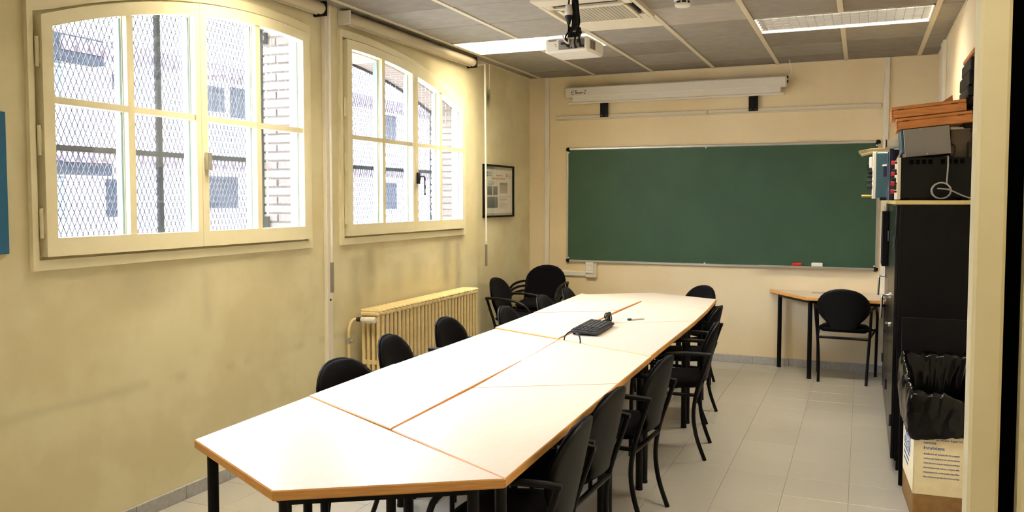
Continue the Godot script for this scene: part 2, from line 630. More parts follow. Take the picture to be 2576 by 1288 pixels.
func build_ceiling() -> void:
	var st := mb()
	box(st, Vector3(XL - 0.25, 3.15, ZB - 0.2), Vector3(XR + 0.2, 3.3, ZF + 0.2))
	var ce := struct("ceiling", st, M.ceiling_tile_dark, "grey suspended ceiling of rectangular panels", "ceiling")
	var xs := [XL]
	xs.append_array(CX)
	xs.append(XR)
	var zs := [ZB]
	for k in 17:
		zs.append(-7.98 + 0.58 * k)
	zs[zs.size() - 1] = ZF
	var shared := {}
	for j in zs.size() - 1:
		for i in xs.size() - 1:
			var z0: float = zs[j]
			var lamp := false
			for lr: float in LAMP_ROWS:
				if absf(z0 - lr) < 0.05 and i in [1, 2, 5, 6]:
					lamp = true
			if absf(z0 + 5.66) < 0.05 and i == 3 or absf(z0 + 6.24) < 0.05 and i == 3:
				lamp = true       # air conditioner and its filler plate
			if lamp:
				continue
			var w: float = xs[i + 1] - xs[i]
			var d: float = zs[j + 1] - zs[j]
			var k := rng.randi() % 4
			if absf(z0 + 6.24) < 0.05 and i == 4 or absf(z0 + 6.82) < 0.05 and i == 8:
				k = 4
			if absf(z0 + 7.98) < 0.05 and i == 8 or j == 0:
				k = 0
			var key := "%.3f %.3f %d" % [w, d, k]
			if not shared.has(key):
				var s := mb()
				cbox(s, Vector3(-w / 2 + 0.002, 0, -d / 2 + 0.005), Vector3(w / 2 - 0.002, 0.02, d / 2 - 0.005), 0.004)
				var a: ArrayMesh = s.commit()
				a.surface_set_material(0, M.ceiling_tile_dark if k == 0 else (M.ceiling_tile_light if k == 4 else M.ceiling_tile))
				shared[key] = a
			meshed("panel", shared[key], ce, Vector3(xs[i] + w / 2, YC + rng.randf_range(-0.0015, 0.0015), zs[j] + d / 2))
	for x: float in CX:
		var cuts := [ZB]
		if absf(x + 2.585) < 0.01 or absf(x + 0.165) < 0.01:      # stop at the lamps
			for lr: float in LAMP_ROWS:
				cuts.append_array([lr + 0.012, lr + 0.568])
		cuts.append(ZF)
		for k in range(0, cuts.size(), 2):
			var s := mb()
			cbox(s, Vector3(x - 0.018, YC - 0.006, cuts[k]), Vector3(x + 0.018, YC + 0.03, cuts[k + 1]), 0.002)
			obj("runner", s, M.runner, ce)
	# wall angle round the edge
	var s := mb()
	box(s, Vector3(XL, YC - 0.004, ZB), Vector3(XR, YC + 0.002, ZB + 0.014))
	box(s, Vector3(XL, YC - 0.004, ZB), Vector3(XL + 0.014, YC + 0.002, ZF))
	box(s, Vector3(XR - 0.014, YC - 0.004, ZB), Vector3(XR, YC + 0.002, ZF))
	obj("edge_trim", s, M.cream_metal, ce)

func ceiling_lamp(x0: float, z0: float, label: String, e: float, blade: Material) -> void:
	# recessed louvred fitting, 1.17 x 0.55, centred in its slot
	var w := 1.172
	var d := 0.552
	var t := thing("ceiling_light", label, "ceiling light", Vector3(x0 + w / 2 + 0.018, YC, z0 + 0.29), 0.0, "recessed louvred ceiling lights")
	var st := mb()
	box(st, Vector3(-w / 2, 0.11, -d / 2), Vector3(w / 2, 0.12, d / 2))
	box(st, Vector3(-w / 2, -0.004, -d / 2), Vector3(-w / 2 + 0.008, 0.11, d / 2))
	box(st, Vector3(w / 2 - 0.008, -0.004, -d / 2), Vector3(w / 2, 0.11, d / 2))
	box(st, Vector3(-w / 2, -0.004, -d / 2), Vector3(w / 2, 0.11, -d / 2 + 0.008))
	box(st, Vector3(-w / 2, -0.004, d / 2 - 0.008), Vector3(w / 2, 0.11, d / 2))
	obj("housing", st, M.reflector, t)
	for zz: float in [-0.2, -0.07, 0.07, 0.2]:
		var s := mb()
		tube(s, [Vector3(-w / 2 + 0.02, 0.095, zz), Vector3(w / 2 - 0.02, 0.095, zz)], 0.013, 10)
		obj("tube", s, M.lamp_tube, t)
	for zz: float in [-0.184, -0.092, 0.0, 0.092, 0.184]:
		var s := mb()
		for sg: float in [-1.0, 1.0]:
			quad(s, Vector3(-w / 2 + 0.008, 0.0, zz), Vector3(w / 2 - 0.008, 0.0, zz), Vector3(w / 2 - 0.008, 0.06, zz + 0.012 * sg), Vector3(-w / 2 + 0.008, 0.06, zz + 0.012 * sg))
		obj("spine", s, blade, t)
	var b := mb()
	box(b, Vector3(-0.0015, 0.002, -d / 2 + 0.008), Vector3(0.0015, 0.058, d / 2 - 0.008))
	var bm: ArrayMesh = b.commit()
	bm.surface_set_material(0, blade)
	for k in 19:
		meshed("louvre_blade", bm, t, Vector3(-w / 2 + (k + 1) * w / 20.0, 0, 0))
	var l := AreaLight3D.new()
	l.name = "lamp_glow"
	l.area_size = Vector2(w - 0.06, d - 0.06)
	l.light_color = Color(1.0, 0.945, 0.84)
	l.light_energy = e
	l.shadow_enabled = true
	l.area_range = 12.0
	l.position = Vector3(0, 0.075, 0)
	l.rotation.x = -PI / 2
	t.add_child(l, true)

func build_lamps() -> void:
	var names := [
		["ceiling light behind the projector, beside the window wall", "ceiling light above the chalkboard end, nearest the black cabinets"],
		["ceiling light above the middle tables on the window side", "ceiling light above the aisle in front of the cabinets"],
		["ceiling light above the viewer on the window side", "ceiling light above the viewer on the door side"]]
	for r in 3:
		ceiling_lamp(CX[0], LAMP_ROWS[r], names[r][0], LAMP_ENERGY * [1.15, 0.9, 0.5][r], M.louvre)
		ceiling_lamp(CX[4], LAMP_ROWS[r], names[r][1], LAMP_ENERGY * [1.0, 0.6, 0.35][r], M.louvre_mirror)

# ---------------------------------------------------------------- windows
func window(n: int) -> void:
	var za: float = WIN[n][0]
	var zb: float = WIN[n][1]
	var root := Node3D.new()
	root.name = "window_%d" % n
	add_child(root)
	root.set_meta("kind", "structure")
	root.set_meta("label", ["", "arched eight-pane casement window nearest the blue board", "arched eight-pane casement window above the radiator"][n])
	root.set_meta("category", "window")
	# flat casing round the opening
	var st := mb()
	var o := 0.05
	var y0 := 1.292
	var xw := XL
	var xf := XL + 0.024
	var N := 20
	var gp := 0.012                # open joint round the casements
	box(st, Vector3(xw, y0, zb - o), Vector3(xf, 1.338, za + o))
	_strip(st, xw, xf, za + o, za + gp + 0.010, 1.338, 1.338, arch(n, za) + 0.062, arch(n, za) + 0.062)
	_strip(st, xw, xf, zb - gp * 0.3, zb - o, 1.338, 1.338, arch(n, zb) + 0.062, arch(n, zb) + 0.062)
	for i in N:
		var z0 := lerpf(za + gp + 0.010, zb - gp * 0.3, float(i) / N)
		var z1 := lerpf(za + gp + 0.010, zb - gp * 0.3, float(i + 1) / N)
		var a := arch(n, clampf(z0, zb, za))
		var b := arch(n, clampf(z1, zb, za))
		_strip(st, xw, xf, z0, z1, a + gp, b + gp, a + 0.062, b + 0.062)
	obj("casing", st, M.window_paint, root)
	# outer fixed frame in the depth of the opening
	st = mb()
	var q0 := za - 0.045
	var q1 := zb + 0.04
	box(st, Vector3(XL - 0.06, 1.40, q0 - 0.02), Vector3(XL, arch(n, q0) - 0.03, q0 + 0.02))
	box(st, Vector3(XL - 0.06, 1.40, q1 - 0.02), Vector3(XL, arch(n, q1) - 0.03, q1 + 0.02))
	box(st, Vector3(XL - 0.09, 1.395, q1), Vector3(XL, 1.425, q0))
	obj("frame", st, M.window_paint, root)
	# two casements, each two panes wide and two high
	var zm := (za + zb) / 2 - (0.0 if n == 1 else 0.014) + (0.006 if n == 1 else 0.0)
	for c in 2:
		var z_in: float = za if c == 0 else zm - 0.001
		var z_out: float = zm + 0.001 if c == 0 else zb
		var x0 := XL + 0.0
		var x1 := XL + 0.048
		var yb := 1.352
		var yg := 1.434
		var ls := 0.055 if c == 0 else 0.047      # left and right stiles
		var rs := 0.036 if c == 0 else 0.058
		st = mb()
		box(st, Vector3(x0, yb, z_out), Vector3(x1, yg, z_in))
		_strip(st, x0, x1, z_in, z_in - ls, yg, yg, arch(n, z_in), arch(n, z_in - ls))
		_strip(st, x0, x1, z_out + rs, z_out, yg, yg, arch(n, z_out + rs), arch(n, z_out))
		for i in 10:
			var a := lerpf(z_in - ls, z_out + rs, i / 10.0)
			var b := lerpf(z_in - ls, z_out + rs, (i + 1) / 10.0)
			_strip(st, x0, x1, a, b, arch(n, a) - 0.062, arch(n, b) - 0.062, arch(n, a), arch(n, b))
		var sash := obj("casement", st, M.window_paint, root)
		var ga := z_in - ls
		var gb := z_out + rs
		var gm := (ga + gb) / 2
		st = mb()
		_strip(st, x0 + 0.004, x1 - 0.006, gm + 0.02, gm - 0.02, yg, yg, arch(n, gm) - 0.06, arch(n, gm) - 0.06)
		obj("glazing_bar", st, M.window_paint, sash)
		st = mb()
		box(st, Vector3(x0 + 0.004, 2.025, gb), Vector3(x1 - 0.007, 2.056, ga))
		obj("glazing_bar", st, M.window_paint, sash)
		for hpane in 2:
			var pa: float = ga if hpane == 0 else gm - 0.02
			var pb: float = gm + 0.02 if hpane == 0 else gb
			for v in 2:
				st = mb()
				if v == 0:
					box(st, Vector3(x0 + 0.010, yg, pb), Vector3(x0 + 0.013, 2.025, pa))
				else:
					for i in 6:
						var a := lerpf(pa, pb, i / 6.0)
						var b := lerpf(pa, pb, (i + 1) / 6.0)
						_strip(st, x0 + 0.010, x0 + 0.013, a, b, 2.056, 2.056, arch(n, a) - 0.062, arch(n, b) - 0.062)
				var pane := obj("pane", st, M.glass, sash)
				pane.cast_shadow = GeometryInstance3D.SHADOW_CASTING_SETTING_ON
			# steel bead outside the far edge of the pane
			st = mb()
			_strip(st, x0 - 0.03, x0 + 0.004, pb + 0.012, pb, yg, yg, arch(n, pb + 0.012) - 0.07, arch(n, pb) - 0.07)
			obj("outer_bead", st, M.teal_bead, sash)
	# hinges on the near stile
	for y: float in [1.50, 1.86, 2.24]:
		st = mb()
		tube(st, [Vector3(XL + 0.03, y - 0.065, za + 0.012), Vector3(XL + 0.03, y + 0.065, za + 0.012)], 0.0085, 8)
		box(st, Vector3(XL + 0.02, y - 0.05, za - 0.002), Vector3(XL + 0.034, y + 0.05, za + 0.012))
		obj("hinge", st, M.window_paint, root)
	# espagnolette handle on the meeting stiles
	st = mb()
	if n == 1:
		cbox(st, Vector3(XL + 0.045, 1.76, zm - 0.05), Vector3(XL + 0.075, 1.86, zm - 0.018), 0.004)
		obj("handle", st, M.aluminium, root)
	else:
		cbox(st, Vector3(XL + 0.045, 1.73, zm - 0.045), Vector3(XL + 0.07, 1.82, zm - 0.015), 0.004)
		tube(st, [Vector3(XL + 0.065, 1.79, zm - 0.03), Vector3(XL + 0.105, 1.79, zm - 0.035), Vector3(XL + 0.112, 1.775, zm - 0.036), Vector3(XL + 0.112, 1.64, zm - 0.036)], 0.007, 8)
		obj("handle", st, M.dark_plastic, root)

func _strip(s: SurfaceTool, x0: float, x1: float, z0: float, z1: float, ya0: float, ya1: float, yb0: float, yb1: float) -> void:
	var p := [Vector3(x0, ya0, z0), Vector3(x1, ya0, z0), Vector3(x1, yb0, z0), Vector3(x0, yb0, z0), Vector3(x0, ya1, z1), Vector3(x1, ya1, z1), Vector3(x1, yb1, z1), Vector3(x0, yb1, z1)]
	quad(s, p[0], p[1], p[2], p[3])
	quad(s, p[5], p[4], p[7], p[6])
	quad(s, p[1], p[5], p[6], p[2])
	quad(s, p[4], p[0], p[3], p[7])
	quad(s, p[3], p[2], p[6], p[7])
	quad(s, p[4], p[5], p[1], p[0])

func window_grille(n: int) -> void:
	# expanded metal screen in an arched iron frame, outside the wall
	var za: float = [0.0, -2.62, -4.93][n]
	var zb: float = [0.0, -4.40, -6.70][n]
	var x := XL - 0.285
	var t := thing("window_grille", ["", "black iron diamond mesh screen outside the arched window nearest the blue board", "black iron diamond mesh screen outside the arched window above the radiator"][n], "window grille", Vector3(x, 1.36, (za + zb) / 2))
	var zc := (za + zb) / 2
	var top := func(z: float) -> float: return arch(n, z) - 0.035 - 1.36 + (0.15 if n == 1 else 0.0)
	var st := mb()
	for i in 14:
		var a := lerpf(za, zb, i / 14.0)
		var b := lerpf(za, zb, (i + 1) / 14.0)
		_strip(st, -0.012, 0.012, a - zc, b - zc, top.call(a) - 0.03, top.call(b) - 0.03, top.call(a), top.call(b))
	box(st, Vector3(-0.012, 0, zb - zc), Vector3(0.012, 0.03, za - zc))
	_strip(st, -0.012, 0.012, za - zc, za - zc - 0.03, 0, 0, top.call(za), top.call(za - 0.03))
	_strip(st, -0.012, 0.012, zb - zc + 0.03, zb - zc, 0, 0, top.call(zb + 0.03), top.call(zb))
	obj("frame", st, M.grille_iron, t)
	st = mb()
	box(st, Vector3(-0.012, 0.482, zb - zc), Vector3(0.010, 0.51, za - zc))
	obj("cross_bar", st, M.grille_iron, t)
	st = mb()
	var zbar := (-3.515 if n == 1 else -5.9)
	box(st, Vector3(-0.012, 0, zbar - zc - 0.014), Vector3(0.014, top.call(zbar), zbar - zc + 0.014))
	if n == 1:
		obj("upright_bar", st, M.grille_iron, t)
	for yy: float in [0.1, 1.28 if n == 1 else 0.9]:
		st = mb()
		box(st, Vector3(0.0, yy - 0.035, zb - zc + 0.012), Vector3(0.055, yy + 0.035, zb - zc + 0.04))
		obj("bracket", st, M.grille_iron, t)
	# the strands
	st = mb()
	var pz := 0.0313
	var py := 0.072
	var nz := int(absf(za - zb) / pz)
	var ny := 22
	for j in ny * 2:
		var y0 := j * py / 2
		var y1 := y0 + py / 2
		for i in nz:
			var zc0 := za - zc - (i + 0.5) * pz
			for sg: float in [-0.5, 0.5]:
				var a := zc0 + (0.0 if j % 2 == 0 else sg * pz)
				var b := zc0 + (sg * pz if j % 2 == 0 else 0.0)
				if y1 > minf(top.call(a + zc), top.call(b + zc)):
					continue
				var d := 0.0021
				# a flat strand, wider than deep
				var p0 := Vector3(0, y0, a)
				var p1 := Vector3(0, y1, b)
				quad(st, p0 + Vector3(0.002, 0, d), p0 + Vector3(0.002, 0, -d), p1 + Vector3(0.002, 0, -d), p1 + Vector3(0.002, 0, d))
				quad(st, p0 + Vector3(-0.002, 0, -d), p0 + Vector3(-0.002, 0, d), p1 + Vector3(-0.002, 0, d), p1 + Vector3(-0.002, 0, -d))
				quad(st, p0 + Vector3(-0.002, 0, d), p0 + Vector3(0.002, 0, d), p1 + Vector3(0.002, 0, d), p1 + Vector3(-0.002, 0, d))
				quad(st, p0 + Vector3(0.002, 0, -d), p0 + Vector3(-0.002, 0, -d), p1 + Vector3(-0.002, 0, -d), p1 + Vector3(0.002, 0, -d))
	var mesh := obj("wire_mesh", st, M.grille_wire, t)
	mesh.set_meta("kind", "stuff")

func build_outside() -> void:
	# the yard and the rendered house across it
	var st := mb()
	box(st, Vector3(-40, -3.3, -45), Vector3(XL - 0.4, -3.1, 25))
	struct("ground", st, M.pavement, "pale paved yard below the windows", "ground")
	var b := thing("building", "pale rendered house with pink tiled eaves seen through the window mesh", "building", Vector3(-7.5, -3.1, -10.0))
	st = mb()
	box(st, Vector3(-5, 0, -22), Vector3(0, 6.2, 14))
	obj("wall", st, M.render_white, b)
	var o := 3.1
	st = mb()
	# upper roof edge, lower canopy roof: rows of half-round tiles over a board
	for band: Array in [[3.10 + o, 3.30 + o, "roof"], [1.99 + o, 2.11 + o, "canopy"]]:
		var s := mb()
		_strip(s, -0.3, 0.16, 4.05, -13.0, band[0] - 0.0, band[0], band[0] + 0.05, band[0] + 0.05)
		var z := 4.0
		while z > -13.0:
			tube(s, [Vector3(0.2, band[0] + 0.06, z), Vector3(-0.3, band[1] + 0.02, z)], 0.075, 6)
			z -= 0.16
		var ro := obj(band[2], s, M.roof_tile, b)
		ro.set_meta("kind", "stuff")
	# dark louvred box and pale blue shutters at the near end
	st = mb()
	box(st, Vector3(0, 3.0 + o, 3.55), Vector3(0.15, 3.26 + o, 4.3))
	obj("shutter_box", st, M.shutter, b)
	st = mb()
	box(st, Vector3(0, 1.86 + o, 3.45), Vector3(0.12, 2.0 + o, 4.3))
	obj("shutter_box", st, M.shutter, b)
	for yy: float in [1.4, 2.55]:
		var f := mb()
		box(f, Vector3(0.0, yy + o - 0.02, 3.93), Vector3(0.03, yy + 0.47 + o, 4.3))
		var fr := obj("shutter", f, M.render_white, b)
		for k in 11:
			var s := mb()
			box(s, Vector3(0.03, yy + 0.01 + o + k * 0.041, 3.96), Vector3(0.045, yy + 0.032 + o + k * 0.041, 4.3))
			obj("slat", s, M.shutter_blue, fr)
	for w: Array in [[1.42, 1.83, 3.28, 3.44], [2.83, 2.96, 3.16, 3.32], [2.7, 3.02, 1.62, 1.95], [2.66, 3.05, 0.9, 1.5], [1.5, 1.9, 1.4, 1.9], [2.6, 3.05, -2.6, -2.0], [1.45, 1.9, -2.6, -2.0]]:
		var s := mb()
		box(s, Vector3(-0.01, w[0] + o, w[2]), Vector3(0.02, w[1] + o, w[3]))
		var wn := obj("window", s, M.shutter, b)
		s = mb()
		box(s, Vector3(0.0, w[0] + o - 0.03, w[2] - 0.03), Vector3(0.035, w[0] + o, w[3] + 0.03))
		obj("sill", s, M.render_grey, wn)
	var dp := mb()
	tube(dp, [Vector3(0.06, 0, 3.0), Vector3(0.06, 3.1 + o, 3.0)], 0.05, 8)
	obj("downpipe", dp, M.render_grey, b)

# ---------------------------------------------------------------- tables
# a trapezoid table: four corners (x, z) on the plan, legs inset
func trapezoid_table(poly: Array, label: String, lift := 0.0, group := "trapezoid tables pushed together in one long row") -> void:
	var c := Vector2.ZERO
	for p: Vector2 in poly:
		c += p / poly.size()
	var loc := poly.map(func(p: Vector2) -> Vector2: return p - c)
	var t := thing("table", label, "table", Vector3(c.x, 0, c.y), 0.0, group)
	var y1 := 0.74 + lift
	var y0 := y1 - 0.032
	var out := inset(loc, 0.0012)
	var inn := inset(loc, 0.0042)
	# laminate panel
	var st := mb()
	prism(st, inn, y0 + 0.001, y1)
	obj("tabletop", st, M.laminate, t)
	# solid wood lipping, slightly rounded
	st = mb()
	var n := out.size()
	var r0 := inset(loc, 0.0042)
	var prof := [[r0, y0], [out, y0 + 0.004], [out, y1 - 0.004], [r0, y1 - 0.0002]]
	var ar := 0.0
	for i in n:
		ar += out[i].x * out[(i + 1) % n].y - out[(i + 1) % n].x * out[i].y
	for k in prof.size() - 1:
		for i in n:
			var j := (i + 1) % n
			var a: Vector2 = prof[k][0][i]
			var b: Vector2 = prof[k][0][j]
			var a2: Vector2 = prof[k + 1][0][i]
			var b2: Vector2 = prof[k + 1][0][j]
			var q := [Vector3(a.x, prof[k][1], a.y), Vector3(b.x, prof[k][1], b.y), Vector3(b2.x, prof[k + 1][1], b2.y), Vector3(a2.x, prof[k + 1][1], a2.y)]
			if ar > 0:
				quad(st, q[1], q[0], q[3], q[2])
			else:
				quad(st, q[0], q[1], q[2], q[3])
	obj("edge_lipping", st, M.wood_edge, t)
	# frame under the top
	var fr := inset(loc, 0.05)
	st = mb()
	for i in n:
		var a: Vector2 = fr[i]
		var b: Vector2 = fr[(i + 1) % n]
		var d := (b - a).normalized() * 0.01
		var m := Vector2(-d.y, d.x)
		prism(st, [a + m, b + m, b - m, a - m], y0 - 0.027, y0 - 0.001)
	obj("apron", st, M.black_metal, t)
	for p: Vector2 in inset(loc, 0.055):
		st = mb()
		lathe(st, [Vector2(0.0, 0), Vector2(0.021, 0), Vector2(0.021, 0.012), Vector2(0.0195, 0.014), Vector2(0.0195, y0 - 0.001), Vector2(0.0, y0 - 0.001)], Transform3D(Basis(), Vector3(p.x, 0, p.y)), 16)
		obj("leg", st, M.black_metal, t)

func build_tables() -> void:
	var a := Vector2(-2.202, -2.279)
	var b := Vector2(-1.595, -1.956)
	var c := Vector2(-1.001, -2.326)
	var d := Vector2(-2.230, -2.990)
	var e := Vector2(-1.618, -2.670)
	var h := Vector2(-1.635, -3.417)
	var i := Vector2(-1.041, -3.760)
	var j := Vector2(-1.667, -4.094)
	var m := Vector2(-2.254, -3.751)
	var f := Vector2(-1.057, -4.487)
	var w := Vector2(-1.715, -4.815)
	var g := Vector2(-2.259, -5.072)
	var r2 := Vector2(-1.079, -5.904)
	var r1 := Vector2(-1.716, -5.52)
	var sl := Vector2(-2.285, -5.831)
	var sm := Vector2(-1.725, -6.19)
	var br := Vector2(-1.106, -6.602)
	var bm := Vector2(-1.708, -6.885)
	var bl := Vector2(-2.350, -7.208)
	var bbr := Vector2(-1.150, -7.305)
	var bbl := Vector2(-1.77, -7.60)
	trapezoid_table([a, b, c, d], "pale trapezoid table closing the near end of the row, closest to the viewer")
	trapezoid_table([c, i, h, e], "pale trapezoid table on the aisle side, nearest end of the row")
	trapezoid_table([d, e, j, m], "pale trapezoid table on the window side, just behind the end table", 0.003)
	trapezoid_table([i, f, w, h], "pale trapezoid table on the aisle side, just before the keyboard's table")
	trapezoid_table([m, j, w, g], "pale trapezoid table on the window side, just before the step in the row")
	trapezoid_table([f, r2, r1, w], "pale trapezoid table on the aisle side, carrying the black keyboard", 0.004)
	trapezoid_table([g, w, sm, sl], "pale trapezoid table on the window side, left of the keyboard", 0.010)
	trapezoid_table([r2, br, bm, r1], "pale trapezoid table on the aisle side, carrying the white marker", 0.004)
	trapezoid_table([sl, sm, bm, bl], "pale trapezoid table on the window side, in front of the stacked chairs", 0.012)
	trapezoid_table([bl, bm.lerp(bl, 0.0), br, bbr, bbl], "pale trapezoid table closing the far end of the row, below the chalkboard", 0.004)
	trapezoid_table([Vector2(-0.815, -8.365), Vector2(-0.445, -7.815), Vector2(0.235, -7.775), Vector2(0.585, -8.365)], "separate trapezoid table standing against the chalkboard wall, behind the single chair", 0.0, "")

# ---------------------------------------------------------------- chairs
func smooth(st: SurfaceTool) -> SurfaceTool:
	st.index()
	st.generate_normals()
	return st

# closed shell between a front and a back sheet given on a grid
func shell(front: Array, back: Array) -> SurfaceTool:
	var st := mb()
	st.set_smooth_group(0)
	var put := func(p: Array) -> void:
		for k: int in [0, 2, 1, 0, 3, 2]:
			st.set_uv(Vector2.ZERO)
			st.add_vertex(p[k])
	var nr := front.size()
	var nc: int = front[0].size()
	for r in nr - 1:
		for c in nc - 1:
			put.call([front[r][c], front[r][c + 1], front[r + 1][c + 1], front[r + 1][c]])
			put.call([back[r][c + 1], back[r][c], back[r + 1][c], back[r + 1][c + 1]])
	return smooth(st)

const BACK := [[0.475, 0.118], [0.5042, 0.122], [0.5382, 0.142], [0.5723, 0.176], [0.6112, 0.205], [0.6501, 0.219], [0.6939, 0.219], [0.7329, 0.206], [0.7669, 0.182], [0.7961, 0.15], [0.8185, 0.108], [0.8311, 0.06], [0.836, 0.012]]

func back_sheet(z_off: float, thick: float, shrink: float, sgn: float) -> Array:
	var out := []
	for row: Array in BACK:
		var y: float = row[0]
		var w: float = maxf(row[1] - shrink, 0.003)
		var line := []
		for k in 13:
			var u := -1.0 + k / 6.0
			var x := u * w
			var z := lerpf(0.185, 0.262, (y - 0.475) / 0.37) - 0.9 * x * x
			var edge := sqrt(maxf(0.0, 1.0 - pow(absf(u), 4.0)))
			var near_top := clampf((0.836 - y) / 0.02, 0.0, 1.0)
			line.append(Vector3(x, y - (shrink if y > 0.83 else 0.0), z + z_off + sgn * thick * edge * sqrt(near_top)))
		out.append(line)
	return out

func make_chair(label: String) -> Node3D:
	# visitor chair with arms; faces -z, its back towards +z
	var t := thing("chair", label, "chair", Vector3.ZERO, 0.0, "black visitor chairs with curved armrests")
	# seat: rounded upholstered pad
	var top := []
	var bot := []
	for r in 11:
		var v := -1.0 + r / 5.0
		var l0 := []
		var l1 := []
		for k in 11:
			var u := -1.0 + k / 5.0
			# square grid bent to a rounded square
			var q := Vector2(u * sqrt(1.0 - 0.36 * v * v), v * sqrt(1.0 - 0.36 * u * u))
			var edge := sqrt(maxf(0.0, 1.0 - pow(maxf(absf(u), absf(v)), 6.0)))
			var x := q.x * 0.232 * (1.0 - 0.06 * v)
			var z := -q.y * 0.222 - 0.02
			var y := 0.462 - 0.012 * (z - 0.0) / 0.22 * -1.0
			l0.append(Vector3(x, y + 0.034 * edge, z))
			l1.append(Vector3(x, y - 0.03 * edge, z))
		top.append(l0)
		bot.append(l1)
	obj("seat", shell(top, bot), M.fabric, t)
	# backrest: cushion in front of a plastic shell
	obj("backrest", shell_back(-0.008, 0.004, 0.020, 0.006), M.fabric, t)
	obj("back_shell", shell_back(0.004, 0.012, 0.008, 0.0), M.back_plastic, t)
	# side frames: arch from the front foot over the arm, and the splayed rear leg
	for s: float in [-1.0, 1.0]:
		var st := mb()
		var front := curve([Vector3(s * 0.247, 0, -0.245), Vector3(s * 0.25, 0.25, -0.243), Vector3(s * 0.253, 0.45, -0.238), Vector3(s * 0.255, 0.56, -0.215), Vector3(s * 0.252, 0.622, -0.155)], 4)
		tube(st, front, 0.0125, 10)
		obj("leg", st, M.chair_metal, t)
		st = mb()
		var rear := curve([Vector3(s * 0.226, 0.655, 0.225), Vector3(s * 0.222, 0.56, 0.195), Vector3(s * 0.214, 0.42, 0.152), Vector3(s * 0.206, 0.28, 0.135), Vector3(s * 0.199, 0.14, 0.155), Vector3(s * 0.195, 0, 0.205)], 4)
		tube(st, rear, 0.0125, 10)
		obj("leg", st, M.chair_metal, t)
		st = mb()
		var arm := curve([Vector3(s * 0.226, 0.660, 0.238), Vector3(s * 0.234, 0.665, 0.18), Vector3(s * 0.247, 0.665, 0.06), Vector3(s * 0.253, 0.65, -0.07), Vector3(s * 0.253, 0.617, -0.16)], 4)
		tube(st, arm, 0.0125, 10)
		obj("armrest", st, M.arm_plastic, t)
		st = mb()
		tube(st, [Vector3(s * 0.235, 0.415, -0.225), Vector3(s * 0.212, 0.405, 0.148)], 0.011, 8)
		tube(st, [Vector3(s * 0.25, 0.43, -0.238), Vector3(s * 0.2, 0.43, -0.15)], 0.009, 8)
		obj("seat_rail", st, M.chair_metal, t)
	var st := mb()
	tube(st, [Vector3(-0.212, 0.392, 0.148), Vector3(0.212, 0.392, 0.148)], 0.012, 10)
	obj("crossbar", st, M.chair_metal, t)
	return t

func shell_back(z_off: float, behind: float, ahead: float, shrink: float) -> SurfaceTool:
	# front sheet faces -z (towards the sitter), rear sheet +z
	var a := back_sheet(z_off, ahead, shrink, -1.0)
	var b := back_sheet(z_off, behind, shrink, 1.0)
	return shell(b, a)

func build_chairs() -> void:
	# [x, z, turn, lift, label]; turn 90 degrees faces the window wall
	var R := PI / 2
	var list := [
		[-1.14, -2.75, R + 0.05, 0.0, "black chair on the aisle side, nearest the foreground table corner"],
		[-1.165, -3.29, R - 0.05, 0.0, "black chair on the aisle side, second from the near end, close to the nearest"],
		[-1.125, -4.07, R - 0.06, 0.0, "black chair on the aisle side, third from the near end, before the tables' step"],
		[-1.085, -5.29, R + 0.08, 0.0, "black chair on the aisle side, fourth from the near end, beside the keyboard"],
		[-1.20, -6.16, R - 0.02, 0.0, "black chair on the aisle side, farthest along, next to the marker"],
		[-1.46, -7.37, PI - 0.72, 0.0, "black chair at the far end of the tables, only its rounded top showing"],
		[-2.08, -3.33, -R - 0.1, 0.0, "black chair on the window side, nearest, left of the white wall trunking"],
		[-2.24, -4.10, -R + 0.12, 0.0, "black chair on the window side, second, in front of the radiator's near end"],
		[-2.27, -4.83, -R, 0.0, "black chair on the window side, third, in front of the radiator's middle"],
		[-2.14, -5.53, -R + 0.05, 0.0, "black chair on the window side, fourth, just past the radiator"],
		[-2.15, -6.32, -R + 0.05, 0.0, "black chair on the window side, fifth, in front of the stacked chairs"],
		[-2.15, -6.93, -R + 0.1, 0.0, "black chair on the window side, farthest, partly hiding the stack"],
		[-2.945, -7.17, -R - 0.03, 0.035, "black armchair with its back to the window wall, beneath the framed poster"],
		[-3.0, -7.80, PI, 0.0, "lowest black chair of the stack in the far corner"],
		[-3.0, -7.815, PI, 0.048, "middle black chair of the stack in the far corner"],
		[-3.0, -7.83, PI, 0.096, "topmost black chair of the stack in the far corner"],
		[-0.125, -7.945, -0.06, 0.0, "single black chair seen from behind at the separate table under the chalkboard"],
	]
	var first := make_chair(list[0][4])
	for k in list.size():
		var a: Array = list[k]
		var at := Vector3(a[0], a[3], a[1])
		if k == 0:
			first.position = at
			first.rotation.y = a[2]
		else:
			dup(first, at, a[2], a[4])

